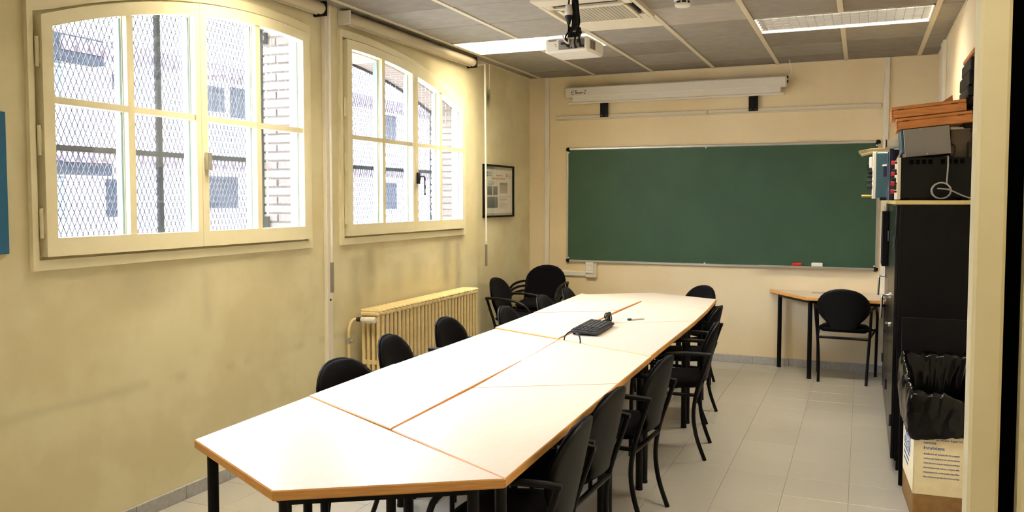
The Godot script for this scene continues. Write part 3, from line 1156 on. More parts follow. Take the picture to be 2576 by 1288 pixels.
# ---------------------------------------------------------------- chalkboard wall
func build_back_wall_things() -> void:
	var z := ZB
	# chalkboard
	var x0 := -2.895
	var x1 := 0.138
	var y0 := 0.946
	var y1 := 2.151
	var t := thing("chalkboard", "large green chalkboard with aluminium frame and black corners on the back wall", "chalkboard", Vector3((x0 + x1) / 2, y0, z))
	var w := (x1 - x0) / 2
	var h := y1 - y0
	var st := mb()
	cbox(st, Vector3(-w + 0.01, 0.01, 0.0), Vector3(w - 0.01, h - 0.01, 0.018), 0.002)
	obj("board", st, M.chalkboard, t)
	for e: Array in [[Vector3(-w, 0, 0), Vector3(w, 0.026, 0.026)], [Vector3(-w, h - 0.026, 0), Vector3(w, h, 0.026)], [Vector3(-w, 0.02, 0), Vector3(-w + 0.022, h - 0.02, 0.026)], [Vector3(w - 0.022, 0.02, 0), Vector3(w, h - 0.02, 0.026)]]:
		st = mb()
		cbox(st, e[0], e[1], 0.006)
		obj("frame_rail", st, M.aluminium, t)
	for sx: float in [-1.0, 1.0]:
		for yy: float in [-0.004, h - 0.042]:
			st = mb()
			cbox(st, Vector3(sx * (w - 0.019) - 0.023, yy, 0), Vector3(sx * (w - 0.019) + 0.023, yy + 0.046, 0.031), 0.012)
			var cp := obj("corner_cap", st, M.black_plastic, t)
			st = mb()
			lathe(st, [Vector2(0.008, 0), Vector2(0.008, 0.004), Vector2(0, 0.005)], Transform3D(Basis(Vector3.RIGHT, PI / 2), Vector3(sx * (w - 0.03), yy + (0.05 if yy < 0.1 else -0.006), 0.028)), 10)
			obj("screw_cap", st, M.white_plastic, cp)
	for sy: float in [0.03, h - 0.03]:
		st = mb()
		lathe(st, [Vector2(0.009, 0), Vector2(0.009, 0.004), Vector2(0, 0.006)], Transform3D(Basis(Vector3.RIGHT, PI / 2), Vector3(-0.06, sy, 0.024)), 10)
		obj("screw_cap", st, M.white_plastic, t)
	# chalk tray along the right half
	st = mb()
	cbox(st, Vector3(0.46, 0.014, 0.02), Vector3(w - 0.03, 0.022, 0.075), 0.003)
	cbox(st, Vector3(0.46, 0.014, 0.072), Vector3(w - 0.03, 0.032, 0.078), 0.002)
	obj("chalk_tray", st, M.aluminium, t)
	# erasers on the tray
	var er := thing("eraser", "red board eraser lying on the chalk tray", "eraser", Vector3(-0.565, y0 + 0.0215, z + 0.048))
	st = mb()
	cbox(st, Vector3(-0.055, 0, -0.022), Vector3(0.055, 0.012, 0.022), 0.003)
	obj("pad", st, M.red_plastic, er)
	st = mb()
	cbox(st, Vector3(-0.042, 0.012, -0.018), Vector3(0.042, 0.036, 0.018), 0.008)
	obj("grip", st, M.red_plastic, er)
	er = thing("eraser", "white board eraser lying on the chalk tray, right of the red one", "eraser", Vector3(-0.385, y0 + 0.0215, z + 0.048))
	st = mb()
	cbox(st, Vector3(-0.058, 0, -0.022), Vector3(0.058, 0.01, 0.022), 0.003)
	obj("pad", st, M.white_paper, er)
	st = mb()
	cbox(st, Vector3(-0.05, 0.01, -0.02), Vector3(0.05, 0.044, 0.02), 0.006)
	obj("grip", st, M.white_plastic, er)
	st = mb()
	tube(st, [Vector3(0.03, y0 + 0.0255, z + 0.05), Vector3(0.09, y0 + 0.0255, z + 0.052)], 0.005, 8)
	tag(obj("chalk", st, M.red_plastic, self), "thin red chalk stub at the right end of the chalk tray", "chalk")
	# projection screen case
	var s := 1.0 - 0.12 / 8.38     # its front stands 12 cm off the wall, seen from the viewer's side
	t = thing("projector_screen", "white roll-up projection screen case with handwritten lettering above the chalkboard", "projector screen", Vector3(-1.79, 2.585, z + 0.003))
	st = mb()
	cbox(st, Vector3(-1.095, 0.085, 0.005), Vector3(1.11, 0.188, 0.115), 0.012)
	obj("case", st, M.screen_white, t)
	st = mb()
	cbox(st, Vector3(-1.015, 0.035, 0.02), Vector3(1.055, 0.09, 0.098), 0.004)
	obj("fabric_roll", st, M.screen_white, t)
	st = mb()
	tube(st, [Vector3(-1.068, 0.024, 0.085), Vector3(1.095, 0.024, 0.085)], 0.012, 10)
	obj("bottom_bar", st, M.screen_white, t)
	for sx: float in [-1.0951, 1.1101]:
		st = mb()
		for yy: float in [0.165, 0.125]:
			box(st, Vector3(sx - 0.004, yy, 0.06), Vector3(sx + 0.012, yy + 0.02, 0.09))
		if sx > 0:
			obj("end_clip", st, M.black_plastic, t)
	# the handwriting, drawn as raised strokes
	var strokes := [
		[[0.055, 0.04], [0.01, 0.042], [0.004, 0.0], [0.05, 0.002]], [[0.005, 0.022], [0.042, 0.023]],
		[[0.062, 0.004], [0.085, 0.044], [0.078, 0.046], [0.070, 0.004]],
		[[0.082, 0.013], [0.10, 0.016], [0.097, 0.025], [0.086, 0.020], [0.086, 0.005], [0.104, 0.004]],
		[[0.126, 0.022], [0.112, 0.022], [0.109, 0.006], [0.126, 0.005]],
		[[0.140, 0.022], [0.131, 0.014], [0.138, 0.004], [0.149, 0.011], [0.143, 0.022]],
		[[0.155, 0.003], [0.159, 0.021], [0.170, 0.020], [0.169, 0.004], [0.172, 0.018], [0.184, 0.019], [0.184, 0.004]],
		[[0.196, 0.017], [0.215, 0.019]],
		[[0.224, 0.040], [0.246, 0.045], [0.247, 0.030], [0.222, 0.002], [0.254, 0.004]],
	]
	st = mb()
	for sk: Array in strokes:
		var pts := []
		for p: Array in sk:
			pts.append(Vector3(-1.02 + p[0] * 0.62, 0.112 + p[1] * 0.85, 0.1155))
		tube(st, curve(pts, 4), 0.0022, 5)
	var hw := obj("handwriting", st, M.ink, t)
	hw.set_meta("label", "short name handwritten in black marker")
	# black brackets on the rail
	for bx: float in [-0.69, 0.80]:
		st = mb()
		cbox(st, Vector3(bx - 0.043, -0.125, 0.03), Vector3(bx + 0.043, 0.09, 0.036), 0.001)
		cbox(st, Vector3(bx - 0.043, 0.02, 0.0), Vector3(bx + 0.043, 0.09, 0.034), 0.001)
		var b := obj("bracket", st, M.black_plastic, t)
		st = mb()
		for k: float in [-0.025, 0.025]:
			lathe(st, [Vector2(0.004, 0), Vector2(0.003, 0.003), Vector2(0, 0.003)], Transform3D(Basis(Vector3.RIGHT, PI / 2), Vector3(bx + k, -0.108, 0.036)), 8)
		obj("screw", st, M.aluminium, b)
	# cable trunking
	t = thing("cable_trunking", "pale horizontal cable trunking on the back wall between projection screen and chalkboard", "cable trunking", Vector3(-1.43, 2.442, z))
	for e: Array in [[-1.58, -0.004], [0.006, 1.572]]:
		st = mb()
		cbox(st, Vector3(e[0], 0, 0), Vector3(e[1], 0.014, 0.03), 0.003)
		cbox(st, Vector3(e[0], 0.014, 0), Vector3(e[1], 0.045, 0.026), 0.003)
		obj("cover", st, M.cream_metal, t)
	t = thing("cable_trunking", "pale vertical cable trunking on the back wall left of the chalkboard, turning to the switch", "cable trunking", Vector3(-3.115, 0, z))
	st = mb()
	cbox(st, Vector3(-0.026, 0.80, 0), Vector3(0.026, YC, 0.022), 0.003)
	obj("cover", st, M.trunking, t)
	st = mb()
	cbox(st, Vector3(0.026, 0.802, 0), Vector3(0.44, 0.85, 0.022), 0.003)
	obj("cover", st, M.trunking, t)
	t = thing("cable_trunking", "pale vertical cable trunking on the back wall at the right end of the chalkboard", "cable trunking", Vector3(0.182, 0, z))
	st = mb()
	cbox(st, Vector3(-0.024, 0.07, 0), Vector3(0.024, YC, 0.022), 0.003)
	obj("cover", st, M.trunking, t)
	t = thing("cable_trunking", "pale boxed conduit in the corner of the right wall behind the wooden boxes", "cable trunking", Vector3(XR, 0, z))
	st = mb()
	cbox(st, Vector3(-0.03, 0.07, 0.55), Vector3(0, YC, 0.75), 0.003)
	obj("cover", st, M.trunking, t)
	# light switch
	t = thing("light_switch", "white light switch on a cream back box below the chalkboard's left corner", "light switch", Vector3(-2.615, 0.79, z))
	st = mb()
	cbox(st, Vector3(-0.06, 0, 0), Vector3(0.062, 0.15, 0.035), 0.005)
	obj("back_box", st, M.cream_metal, t)
	st = mb()
	cbox(st, Vector3(-0.058, 0.045, 0.035), Vector3(0.032, 0.165, 0.048), 0.006)
	var pl := obj("plate", st, M.white_plastic, t)
	st = mb()
	cbox(st, Vector3(-0.042, 0.075, 0.048), Vector3(0.016, 0.14, 0.054), 0.004)
	obj("rocker", st, M.white_plastic, pl)
	# thin cable from the ceiling to the screen
	st = mb()
	tube(st, curve([Vector3(-0.655, YC, z + 0.2), Vector3(-0.64, 2.84, z + 0.14), Vector3(-0.645, 2.79, z + 0.1), Vector3(-0.68, 2.75, z + 0.07)], 4), 0.004, 6)
	tag(obj("cable", st, M.white_plastic, self), "thin white cable dropping from the ceiling to the projection screen's right end", "cable")

# ---------------------------------------------------------------- window wall
func roller_blind(z0: float, z1: float, label: String, cap: bool) -> void:
	var zc := (z0 + z1) / 2
	var t := thing("roller_blind", label, "roller blind", Vector3(XL, 2.84, zc), 0.0, "rolled-up blinds over the windows")
	var st := mb()
	tube(st, [Vector3(0.062, 0, z0 - zc), Vector3(0.062, 0, z1 - zc)], 0.037, 18)
	obj("roll", st, M.blind_fabric, t)
	st = mb()
	tube(st, [Vector3(0.05, -0.038, z0 - zc - 0.03), Vector3(0.05, -0.038, z1 - zc + 0.03)], 0.008, 8)
	obj("bottom_bar", st, M.blind_fabric, t)
	for e: Array in [[z0 - zc, M.white_plastic], [z1 - zc - 0.02, M.black_plastic]]:
		st = mb()
		cbox(st, Vector3(0, -0.048, e[0]), Vector3(0.1, 0.046, e[0] + 0.02), 0.004)
		obj("bracket", st, e[1], t)

func build_window_wall_things() -> void:
	roller_blind(-2.45, -4.55, "rolled-up blind over the arched window nearest the blue board", false)
	roller_blind(-4.84, -6.83, "rolled-up blind over the arched window above the radiator", true)
	# vertical trunking on the pier
	var t := thing("cable_trunking", "white vertical trunking on the pier between the two windows", "cable trunking", Vector3(XL, 0, -4.665))
	var st := mb()
	cbox(st, Vector3(0, 0.08, -0.03), Vector3(0.03, YC - 0.01, 0.03), 0.003)
	obj("cover", st, M.trunking, t)
	st = mb()
	lathe(st, [Vector2(0.008, 0), Vector2(0.008, 0.003), Vector2(0, 0.003)], Transform3D(Basis(Vector3.BACK, -PI / 2), Vector3(0.03, 0.93, 0.0)), 8)
	obj("knockout", st, M.ink, t)
	# crank rods of the blinds
	for e: Array in [[-4.60, -4.60, 2.82, 1.30, 0.99, 0.09, "white crank rod hanging beside the pier trunking"], [-7.005, -7.03, 2.80, 1.22, 0.99, 0.10, "white crank rod hanging between the far window and the framed poster"]]:
		t = thing("blind_rod", e[6], "blind rod", Vector3(XL + e[5], e[2], e[0]), 0.0, "crank rods of the blinds")
		st = mb()
		tube(st, [Vector3(0.004 - e[5], 0.045, 0), Vector3(0, 0.045, 0), Vector3(0, 0.03, 0), Vector3(0, 0.0, 0), Vector3(0, e[3] - e[2], e[1] - e[0])], 0.009, 8)
		obj("rod", st, M.white_plastic, t)
		st = mb()
		tube(st, [Vector3(0, e[3] - e[2], e[1] - e[0]), Vector3(0, e[4] - e[2] + 0.1, e[1] - e[0])], 0.006, 8)
		obj("link", st, M.trunking, t)
		st = mb()
		tube(st, [Vector3(0, e[4] - e[2] + 0.2, e[1] - e[0]), Vector3(0, e[4] - e[2], e[1] - e[0])], 0.012, 8)
		obj("grip", st, M.grey_metal, t)
	# framed poster
	t = thing("poster_frame", "framed project poster with grey photos on the window wall, right of the far window", "picture", Vector3(XL, 1.435, -7.52))
	st = mb()
	var hz := 0.36
	var hh := 0.51
	for b: Array in [[Vector3(0, 0, -hz), Vector3(0.03, 0.018, hz)], [Vector3(0, hh - 0.018, -hz), Vector3(0.03, hh, hz)], [Vector3(0, 0, -hz), Vector3(0.03, hh, -hz + 0.018)], [Vector3(0, 0, hz - 0.018), Vector3(0.03, hh, hz)]]:
		cbox(st, b[0], b[1], 0.002)
	obj("frame", st, M.black_plastic, t)
	st = mb()
	box(st, Vector3(0, 0.01, -hz + 0.01), Vector3(0.012, hh - 0.01, hz - 0.01))
	obj("mount_board", st, M.grille_grey, t)
	var img := Image.create(220, 150, false, Image.FORMAT_RGB8)
	img.fill(rgb(238, 232, 220))
	var grey := rgb(132, 124, 112)
	img.fill_rect(Rect2i(8, 9, 12, 16), rgb(60, 66, 96))
	img.fill_rect(Rect2i(12, 12, 4, 10), rgb(220, 216, 210))
	for k in 3:
		img.fill_rect(Rect2i(24, 9 + k * 6, 26, 2), rgb(90, 88, 100))
		img.fill_rect(Rect2i(186, 14 + k * 6, 20, 2), rgb(150, 146, 140))
	img.fill_rect(Rect2i(168, 13, 12, 12), rgb(176, 120, 70))
	img.fill_rect(Rect2i(84, 18, 52, 4), rgb(150, 140, 130))
	for k in 14:
		img.fill_rect(Rect2i(50 + k * 8, 28, 7, 6), rgb(206, 140, 84))
	for k in 3:
		img.fill_rect(Rect2i(18, 42 + k * 5, 60 - k * 9, 2), rgb(150, 140, 126))
	for y in 30:
		img.fill_rect(Rect2i(14, 58 + y, 38, 1), grey.lerp(rgb(70, 66, 60), y / 30.0))
		img.fill_rect(Rect2i(62, 58 + y, 34, 1), grey.lerp(rgb(60, 58, 52), y / 40.0 + 0.2))
	for y in 38:
		img.fill_rect(Rect2i(14, 94 + y, 84, 1), rgb(116, 110, 102).lerp(rgb(72, 68, 62), y / 38.0))
		img.fill_rect(Rect2i(114, 44 + y, 66, 1), rgb(140, 132, 118).lerp(rgb(170, 158, 140), y / 38.0) if y > 8 else rgb(104, 96, 84))
	for k in 9:
		img.fill_rect(Rect2i(108, 92 + k * 5, [96, 62, 70, 54, 44, 66, 78, 40, 72][k], 2), rgb(168, 158, 146))
	st = mb()
	quad(st, Vector3(0.0135, 0.04, 0.325 - 0.01), Vector3(0.0135, 0.04, -0.325 - 0.01), Vector3(0.0135, hh - 0.045, -0.325 - 0.01), Vector3(0.0135, hh - 0.045, 0.325 - 0.01))
	var pm := mat("poster_print", Color.WHITE, 0.6)
	pm.albedo_texture = ImageTexture.create_from_image(img)
	obj("print", st, pm, t)
	st = mb()
	box(st, Vector3(0.018, 0.016, -hz + 0.016), Vector3(0.02, hh - 0.016, hz - 0.016))
	obj("glass", st, M.glass, t)
	# blue board at the very left
	t = thing("pinboard", "deep blue notice board on the window wall, cut by the left edge of the photo", "notice board", Vector3(XL, 1.375, -1.98))
	st = mb()
	cbox(st, Vector3(0, 0, -0.42), Vector3(0.018, 0.594, 0.42), 0.003)
	obj("panel", st, M.blue_board, t)
	# cut conduit high on the wall, and the soot round it
	st = mb()
	tube(st, [Vector3(XL + 0.01, YC, -7.30), Vector3(XL + 0.01, 2.66, -7.30)], 0.009, 8)
	tag(obj("conduit", st, M.trunking, self), "short thin conduit running down from the ceiling on the window wall near the corner", "conduit")
	radiator()

func radiator() -> void:
	var n := 29
	var z0 := -4.965
	var p := 0.0572
	var t := thing("radiator", "cream cast-iron column radiator under the far arched window", "radiator", Vector3(XL, 0, z0 - n * p / 2))
	var zc := z0 - n * p / 2
	var y0 := 0.10
	var y1 := 0.832
	var st := mb()
	var xs := [0.078, 0.118, 0.158, 0.198]
	for x: float in xs:
		# an oval column
		var ring := func(y: float, k: float) -> Array:
			var out := []
			for a in 8:
				out.append(Vector3(x + cos(TAU * (a + 0.5) / 8) * 0.0135 * k, y, sin(TAU * (a + 0.5) / 8) * 0.0195 * k))
			return out
		var ya := [ring.call(y0 + 0.02, 0.8), ring.call(y0 + 0.06, 1.0), ring.call(y1 - 0.05, 1.0), ring.call(y1 - 0.01, 0.8)]
		for r in 3:
			for a in 8:
				var b := (a + 1) % 8
				var na := Vector3(cos(TAU * (a + 0.5) / 8), 0, sin(TAU * (a + 0.5) / 8))
				var nb := Vector3(cos(TAU * (b + 0.5) / 8), 0, sin(TAU * (b + 0.5) / 8))
				quad_n(st, [ya[r][b], ya[r][a], ya[r + 1][a], ya[r + 1][b]], [nb, na, na, nb])
	cbox(st, Vector3(0.062, y1 - 0.05, -0.0283), Vector3(0.214, y1 - 0.012, 0.0283), 0.012)
	cbox(st, Vector3(0.058, y1 - 0.02, -0.022), Vector3(0.218, y1, 0.022), 0.009)
	cbox(st, Vector3(0.062, y0 + 0.02, -0.0283), Vector3(0.214, y0 + 0.07, 0.0283), 0.012)
	cbox(st, Vector3(0.07, 0.44, -0.012), Vector3(0.206, 0.472, 0.012), 0.004)
	var mesh: ArrayMesh = st.commit()
	mesh.surface_set_material(0, M.radiator_paint)
	for k in n:
		meshed("section", mesh, t, Vector3(0, 0, z0 - (k + 0.5) * p - zc))
	for zz: float in [z0 - 0.09, z0 - n * p + 0.09]:
		st = mb()
		cbox(st, Vector3(0.09, 0, zz - zc - 0.012), Vector3(0.18, y0 + 0.03, zz - zc + 0.012), 0.004)
		obj("foot", st, M.radiator_paint, t)
	# valve and pipe at the near end
	st = mb()
	var zv := 0.03 + z0 - zc
	lathe(st, [Vector2(0.0, -0.06), Vector2(0.017, -0.058), Vector2(0.019, -0.03), Vector2(0.017, -0.026), Vector2(0.021, -0.02), Vector2(0.022, 0.045), Vector2(0.018, 0.055), Vector2(0.0, 0.056)], Transform3D(Basis(Vector3.BACK, -PI / 2), Vector3(0.155, 0.765, zv)), 14)
	var v := obj("valve", st, M.white_plastic, t)
	st = mb()
	tube(st, [Vector3(0.06, 0.765, zv), Vector3(0.1, 0.765, zv)], 0.016, 8)
	obj("union_nut", st, M.dark_plastic, v)
	st = mb()
	tube(st, curve([Vector3(0.062, 0.765, zv), Vector3(0.035, 0.758, zv + 0.012), Vector3(0.028, 0.72, zv + 0.045), Vector3(0.028, 0.62, zv + 0.055), Vector3(0.028, 0.1, zv + 0.055), Vector3(0.028, 0.0, zv + 0.055)], 5), 0.012, 10)
	obj("pipe", st, M.radiator_paint, t)
	st = mb()
	tube(st, [Vector3(0.028, 0.64, zv + 0.054), Vector3(0.028, 0.60, zv + 0.055)], 0.018, 8)
	tube(st, [Vector3(0.028, 0.622, zv + 0.055), Vector3(0.062, 0.622, zv + 0.05)], 0.012, 8)
	obj("pipe_clip", st, M.aluminium, t)

# ---------------------------------------------------------------- ceiling things
func build_ceiling_things() -> void:
	# cassette air conditioner
	var t := thing("air_conditioner", "cream cassette air conditioner set in the ceiling above the projector pole", "air conditioner", Vector3(-1.683, YC, -5.43))
	var hx := 0.322
	var hz := 0.372
	var st := mb()
	# panel as a ring of four sides round the intake, with outlet slots
	var gx := 0.228
	var gz0 := -0.355
	var gz1 := 0.085
	cbox(st, Vector3(-hx, -0.028, -hz), Vector3(hx, 0.004, gz0 + 0.01), 0.006)
	cbox(st, Vector3(-hx, -0.028, gz1 + 0.135), Vector3(hx, 0.004, hz), 0.006)
	cbox(st, Vector3(-hx, -0.028, gz0 + 0.01), Vector3(-0.292, 0.004, gz1 + 0.135), 0.002)
	cbox(st, Vector3(0.292, -0.028, gz0 + 0.01), Vector3(hx, 0.004, gz1 + 0.135), 0.002)
	cbox(st, Vector3(-0.248, -0.030, gz0), Vector3(-0.215, 0.004, gz1 + 0.03), 0.004)
	cbox(st, Vector3(0.215, -0.030, gz0), Vector3(0.238, 0.004, gz1 + 0.03), 0.004)
	cbox(st, Vector3(-0.248, -0.030, gz1), Vector3(0.238, 0.004, gz1 + 0.05), 0.004)
	cbox(st, Vector3(-0.248, -0.030, gz0 - 0.01), Vector3(0.238, 0.004, gz0 + 0.012), 0.004)
	for sx: float in [-0.29, 0.238]:
		cbox(st, Vector3(sx, -0.028, gz0), Vector3(sx + 0.054, 0.004, gz0 + 0.11), 0.004)
		cbox(st, Vector3(sx, -0.028, gz1 + 0.03), Vector3(sx + 0.054, 0.004, gz1 + 0.14), 0.004)
	obj("panel", st, M.cream_metal, t)
	st = mb()
	cbox(st, Vector3(-0.215, -0.024, gz0 + 0.01), Vector3(0.215, 0.0, gz1), 0.003)
	var gr := obj("intake_grille", st, M.grille_grey, t)
	for k in 17:
		st = mb()
		box(st, Vector3(-0.205 + k * 0.0253, -0.0262, gz0 + 0.02), Vector3(-0.202 + k * 0.0253, -0.024, gz1 - 0.01))
		obj("slat", st, M.grille_grey, gr)
	st = mb()
	box(st, Vector3(-hx + 0.01, 0.004, -hz + 0.01), Vector3(hx - 0.01, 0.02, hz - 0.01))
	obj("duct", st, M.ink, t)
	for e: Array in [[Vector3(0.244, -0.016, gz0 + 0.115), Vector3(0.262, -0.012, gz1 + 0.025)], [Vector3(-0.21, -0.016, gz1 + 0.06), Vector3(0.2, -0.012, gz1 + 0.085)]]:
		st = mb()
		cbox(st, e[0], e[1], 0.001)
		obj("flap", st, M.dark_plastic, t)
	# filler plate, sagging at its far edge
	t = thing("filler_plate", "plain cream ceiling plate sagging behind the air conditioner, dark gap along its far edge", "ceiling plate", Vector3(-1.678, YC, -5.80))
	st = mb()
	var xf := Transform3D(Basis(Vector3.RIGHT, 0.022), Vector3(0, -0.004, 0))
	cbox(st, Vector3(-0.288, -0.008, -0.405), Vector3(0.288, 0.0, -0.006), 0.002, xf)
	obj("plate", st, M.cream_metal, t)
	# smoke detector
	t = thing("smoke_detector", "round white smoke detector on the ceiling right of the air conditioner", "smoke detector", Vector3(-1.10, YC, -5.46))
	st = mb()
	lathe(st, [Vector2(0.055, 0.0), Vector2(0.056, -0.012), Vector2(0.05, -0.016)], Transform3D(), 20)
	obj("base", st, M.white_plastic, t)
	st = mb()
	lathe(st, [Vector2(0.045, -0.012), Vector2(0.045, -0.03)], Transform3D(), 16)
	obj("chamber", st, M.ink, t)
	st = mb()
	lathe(st, [Vector2(0.05, -0.03), Vector2(0.052, -0.04), Vector2(0.044, -0.048), Vector2(0.0, -0.05)], Transform3D(), 20)
	obj("cover", st, M.white_plastic, t)
	for k in 8:
		st = mb()
		var a := TAU * k / 8
		box(st, Vector3(-0.003, -0.032, -0.003), Vector3(0.003, -0.012, 0.003), Transform3D(Basis(), Vector3(cos(a) * 0.048, 0, sin(a) * 0.048)))
		obj("rib", st, M.white_plastic, t)
	projector()

func projector() -> void:
	var t := thing("projector", "white video projector hanging upside down from a black ceiling pole", "projector", Vector3(-1.672, 2.50, -4.975), -0.05)
	var st := mb()
	var hx := 0.142
	var hz := 0.138
	# body tapering upwards (it hangs upside down)
	var lo := [Vector3(-hx, 0.0, -hz), Vector3(hx, 0.0, -hz), Vector3(hx, 0.0, hz), Vector3(-hx, 0.0, hz)]
	cbox(st, Vector3(-hx, 0, -hz), Vector3(hx, 0.088, hz), 0.012)
	obj("body", st, M.white_plastic, t)
	st = mb()
	cbox(st, Vector3(-0.05, 0.016, hz - 0.002), Vector3(0.118, 0.074, hz + 0.002), 0.001)
	var pn := obj("connector_panel", st, M.grey_metal, t)
	for e: Array in [[-0.035, 0.045, 0.03, 0.014], [0.015, 0.02, 0.008, 0.008], [0.03, 0.02, 0.008, 0.008], [0.05, 0.018, 0.022, 0.012], [0.085, 0.022, 0.03, 0.014], [0.07, 0.05, 0.018, 0.02]]:
		st = mb()
		cbox(st, Vector3(e[0], e[1], hz + 0.001), Vector3(e[0] + e[2], e[1] + e[3], hz + 0.005), 0.001)
		obj("socket", st, M.ink, pn)
	for k in 7:
		st = mb()
		box(st, Vector3(hx - 0.001, 0.018, 0.02 + k * 0.013), Vector3(hx + 0.002, 0.07, 0.025 + k * 0.013))
		obj("vent_slot", st, M.brown_grey, t)
	st = mb()
	box(st, Vector3(-0.115, 0.07, hz - 0.001), Vector3(-0.066, 0.079, hz + 0.001))
	obj("maker_plate", st, M.grey_metal, t)
	for e: Vector2 in [Vector2(-0.072, 0.05), Vector2(-0.067, 0.038)]:
		st = mb()
		lathe(st, [Vector2(0.003, 0), Vector2(0.003, 0.002), Vector2(0, 0.002)], Transform3D(Basis(Vector3.RIGHT, PI / 2), Vector3(e.x, e.y, hz)), 8)
		obj("socket", st, M.ink, t)
	# mount: spider plate, tilting head, pole, ceiling plate
	st = mb()
	for a: Array in [[Vector3(0, 0.1, 0), Vector3(-0.09, 0.09, 0.05)], [Vector3(0, 0.1, 0), Vector3(0.09, 0.09, 0.05)], [Vector3(0, 0.1, 0), Vector3(-0.07, 0.09, -0.09)], [Vector3(0, 0.1, 0), Vector3(0.07, 0.09, -0.09)]]:
		tube(st, [a[0], a[1]], 0.008, 6)
	lathe(st, [Vector2(0, 0.088), Vector2(0.045, 0.088), Vector2(0.045, 0.106), Vector2(0, 0.106)], Transform3D(), 14)
	obj("spider_mount", st, M.black_plastic, t)
	st = mb()
	cbox(st, Vector3(-0.034, 0.1, -0.025), Vector3(-0.022, 0.175, 0.025), 0.003)
	cbox(st, Vector3(0.022, 0.1, -0.025), Vector3(0.034, 0.175, 0.025), 0.003)
	cbox(st, Vector3(-0.034, 0.155, -0.025), Vector3(0.034, 0.175, 0.025), 0.003)
	cbox(st, Vector3(-0.026, 0.1, -0.02), Vector3(0.026, 0.142, 0.02), 0.004)
	tube(st, [Vector3(-0.045, 0.138, 0), Vector3(0.045, 0.138, 0)], 0.009, 8)
	obj("tilt_head", st, M.black_plastic, t)
	st = mb()
	tube(st, [Vector3(0, 0.17, 0), Vector3(0, YC - 2.5, 0)], 0.019, 14)
	obj("pole", st, M.black_plastic, t)
	st = mb()
	cbox(st, Vector3(-0.06, YC - 2.51, -0.06), Vector3(0.06, YC - 2.5, 0.06), 0.003)
	obj("ceiling_plate", st, M.black_plastic, t)
	# socket hanging beside the pole
	st = mb()
	lathe(st, [Vector2(0.0, 0.243), Vector2(0.025, 0.244), Vector2(0.027, 0.26), Vector2(0.02, 0.305), Vector2(0.012, 0.312), Vector2(0, 0.312)], Transform3D(Basis(), Vector3(-0.03, 0, 0.025)), 14)
	obj("plug_socket", st, M.white_plastic, t)
	st = mb()
	lathe(st, [Vector2(0.0, 0.185), Vector2(0.010, 0.19), Vector2(0.016, 0.215), Vector2(0.024, 0.226), Vector2(0.024, 0.244), Vector2(0, 0.244)], Transform3D(Basis(), Vector3(-0.03, 0, 0.025)), 12)
	obj("plug", st, M.ink, t)
	var cables := [
		[Vector3(-0.03, 0.312, 0.025), Vector3(-0.026, 0.36, 0.02), Vector3(-0.014, YC - 2.5, 0.01)],
		[Vector3(-0.03, 0.19, 0.025), Vector3(-0.022, 0.14, 0.05), Vector3(-0.01, 0.10, 0.12), Vector3(0.0, 0.06, 0.15), Vector3(0.01, 0.03, 0.142)],
		[Vector3(0.008, YC - 2.5, 0.02), Vector3(0.03, 0.33, 0.03), Vector3(0.045, 0.25, 0.05), Vector3(0.06, 0.18, 0.075), Vector3(0.062, 0.10, 0.14), Vector3(0.06, 0.05, 0.155), Vector3(0.06, 0.026, 0.142)],
		[Vector3(0.01, YC - 2.5, 0.025), Vector3(0.02, 0.33, 0.025), Vector3(0.036, 0.26, 0.045), Vector3(0.045, 0.21, 0.05), Vector3(0.025, 0.15, 0.08), Vector3(0.012, 0.08, 0.15), Vector3(0.016, 0.03, 0.142)],
		[Vector3(-0.01, YC - 2.5, 0.024), Vector3(0.016, 0.32, 0.028), Vector3(0.04, 0.22, 0.052), Vector3(0.075, 0.12, 0.12), Vector3(0.09, 0.06, 0.155), Vector3(0.095, 0.03, 0.142)],
	]
	for c: Array in cables:
		st = mb()
		tube(st, curve(c, 6), 0.0055, 7)
		obj("cable", st, M.black_plastic, t)
	st = mb()
	tube(st, curve([Vector3(-0.02, 0.1, 0.145), Vector3(0.0, 0.065, 0.165), Vector3(0.02, 0.05, 0.15), Vector3(0.012, 0.085, 0.15)], 5), 0.006, 7)
	obj("white_lead", st, M.white_plastic, t)

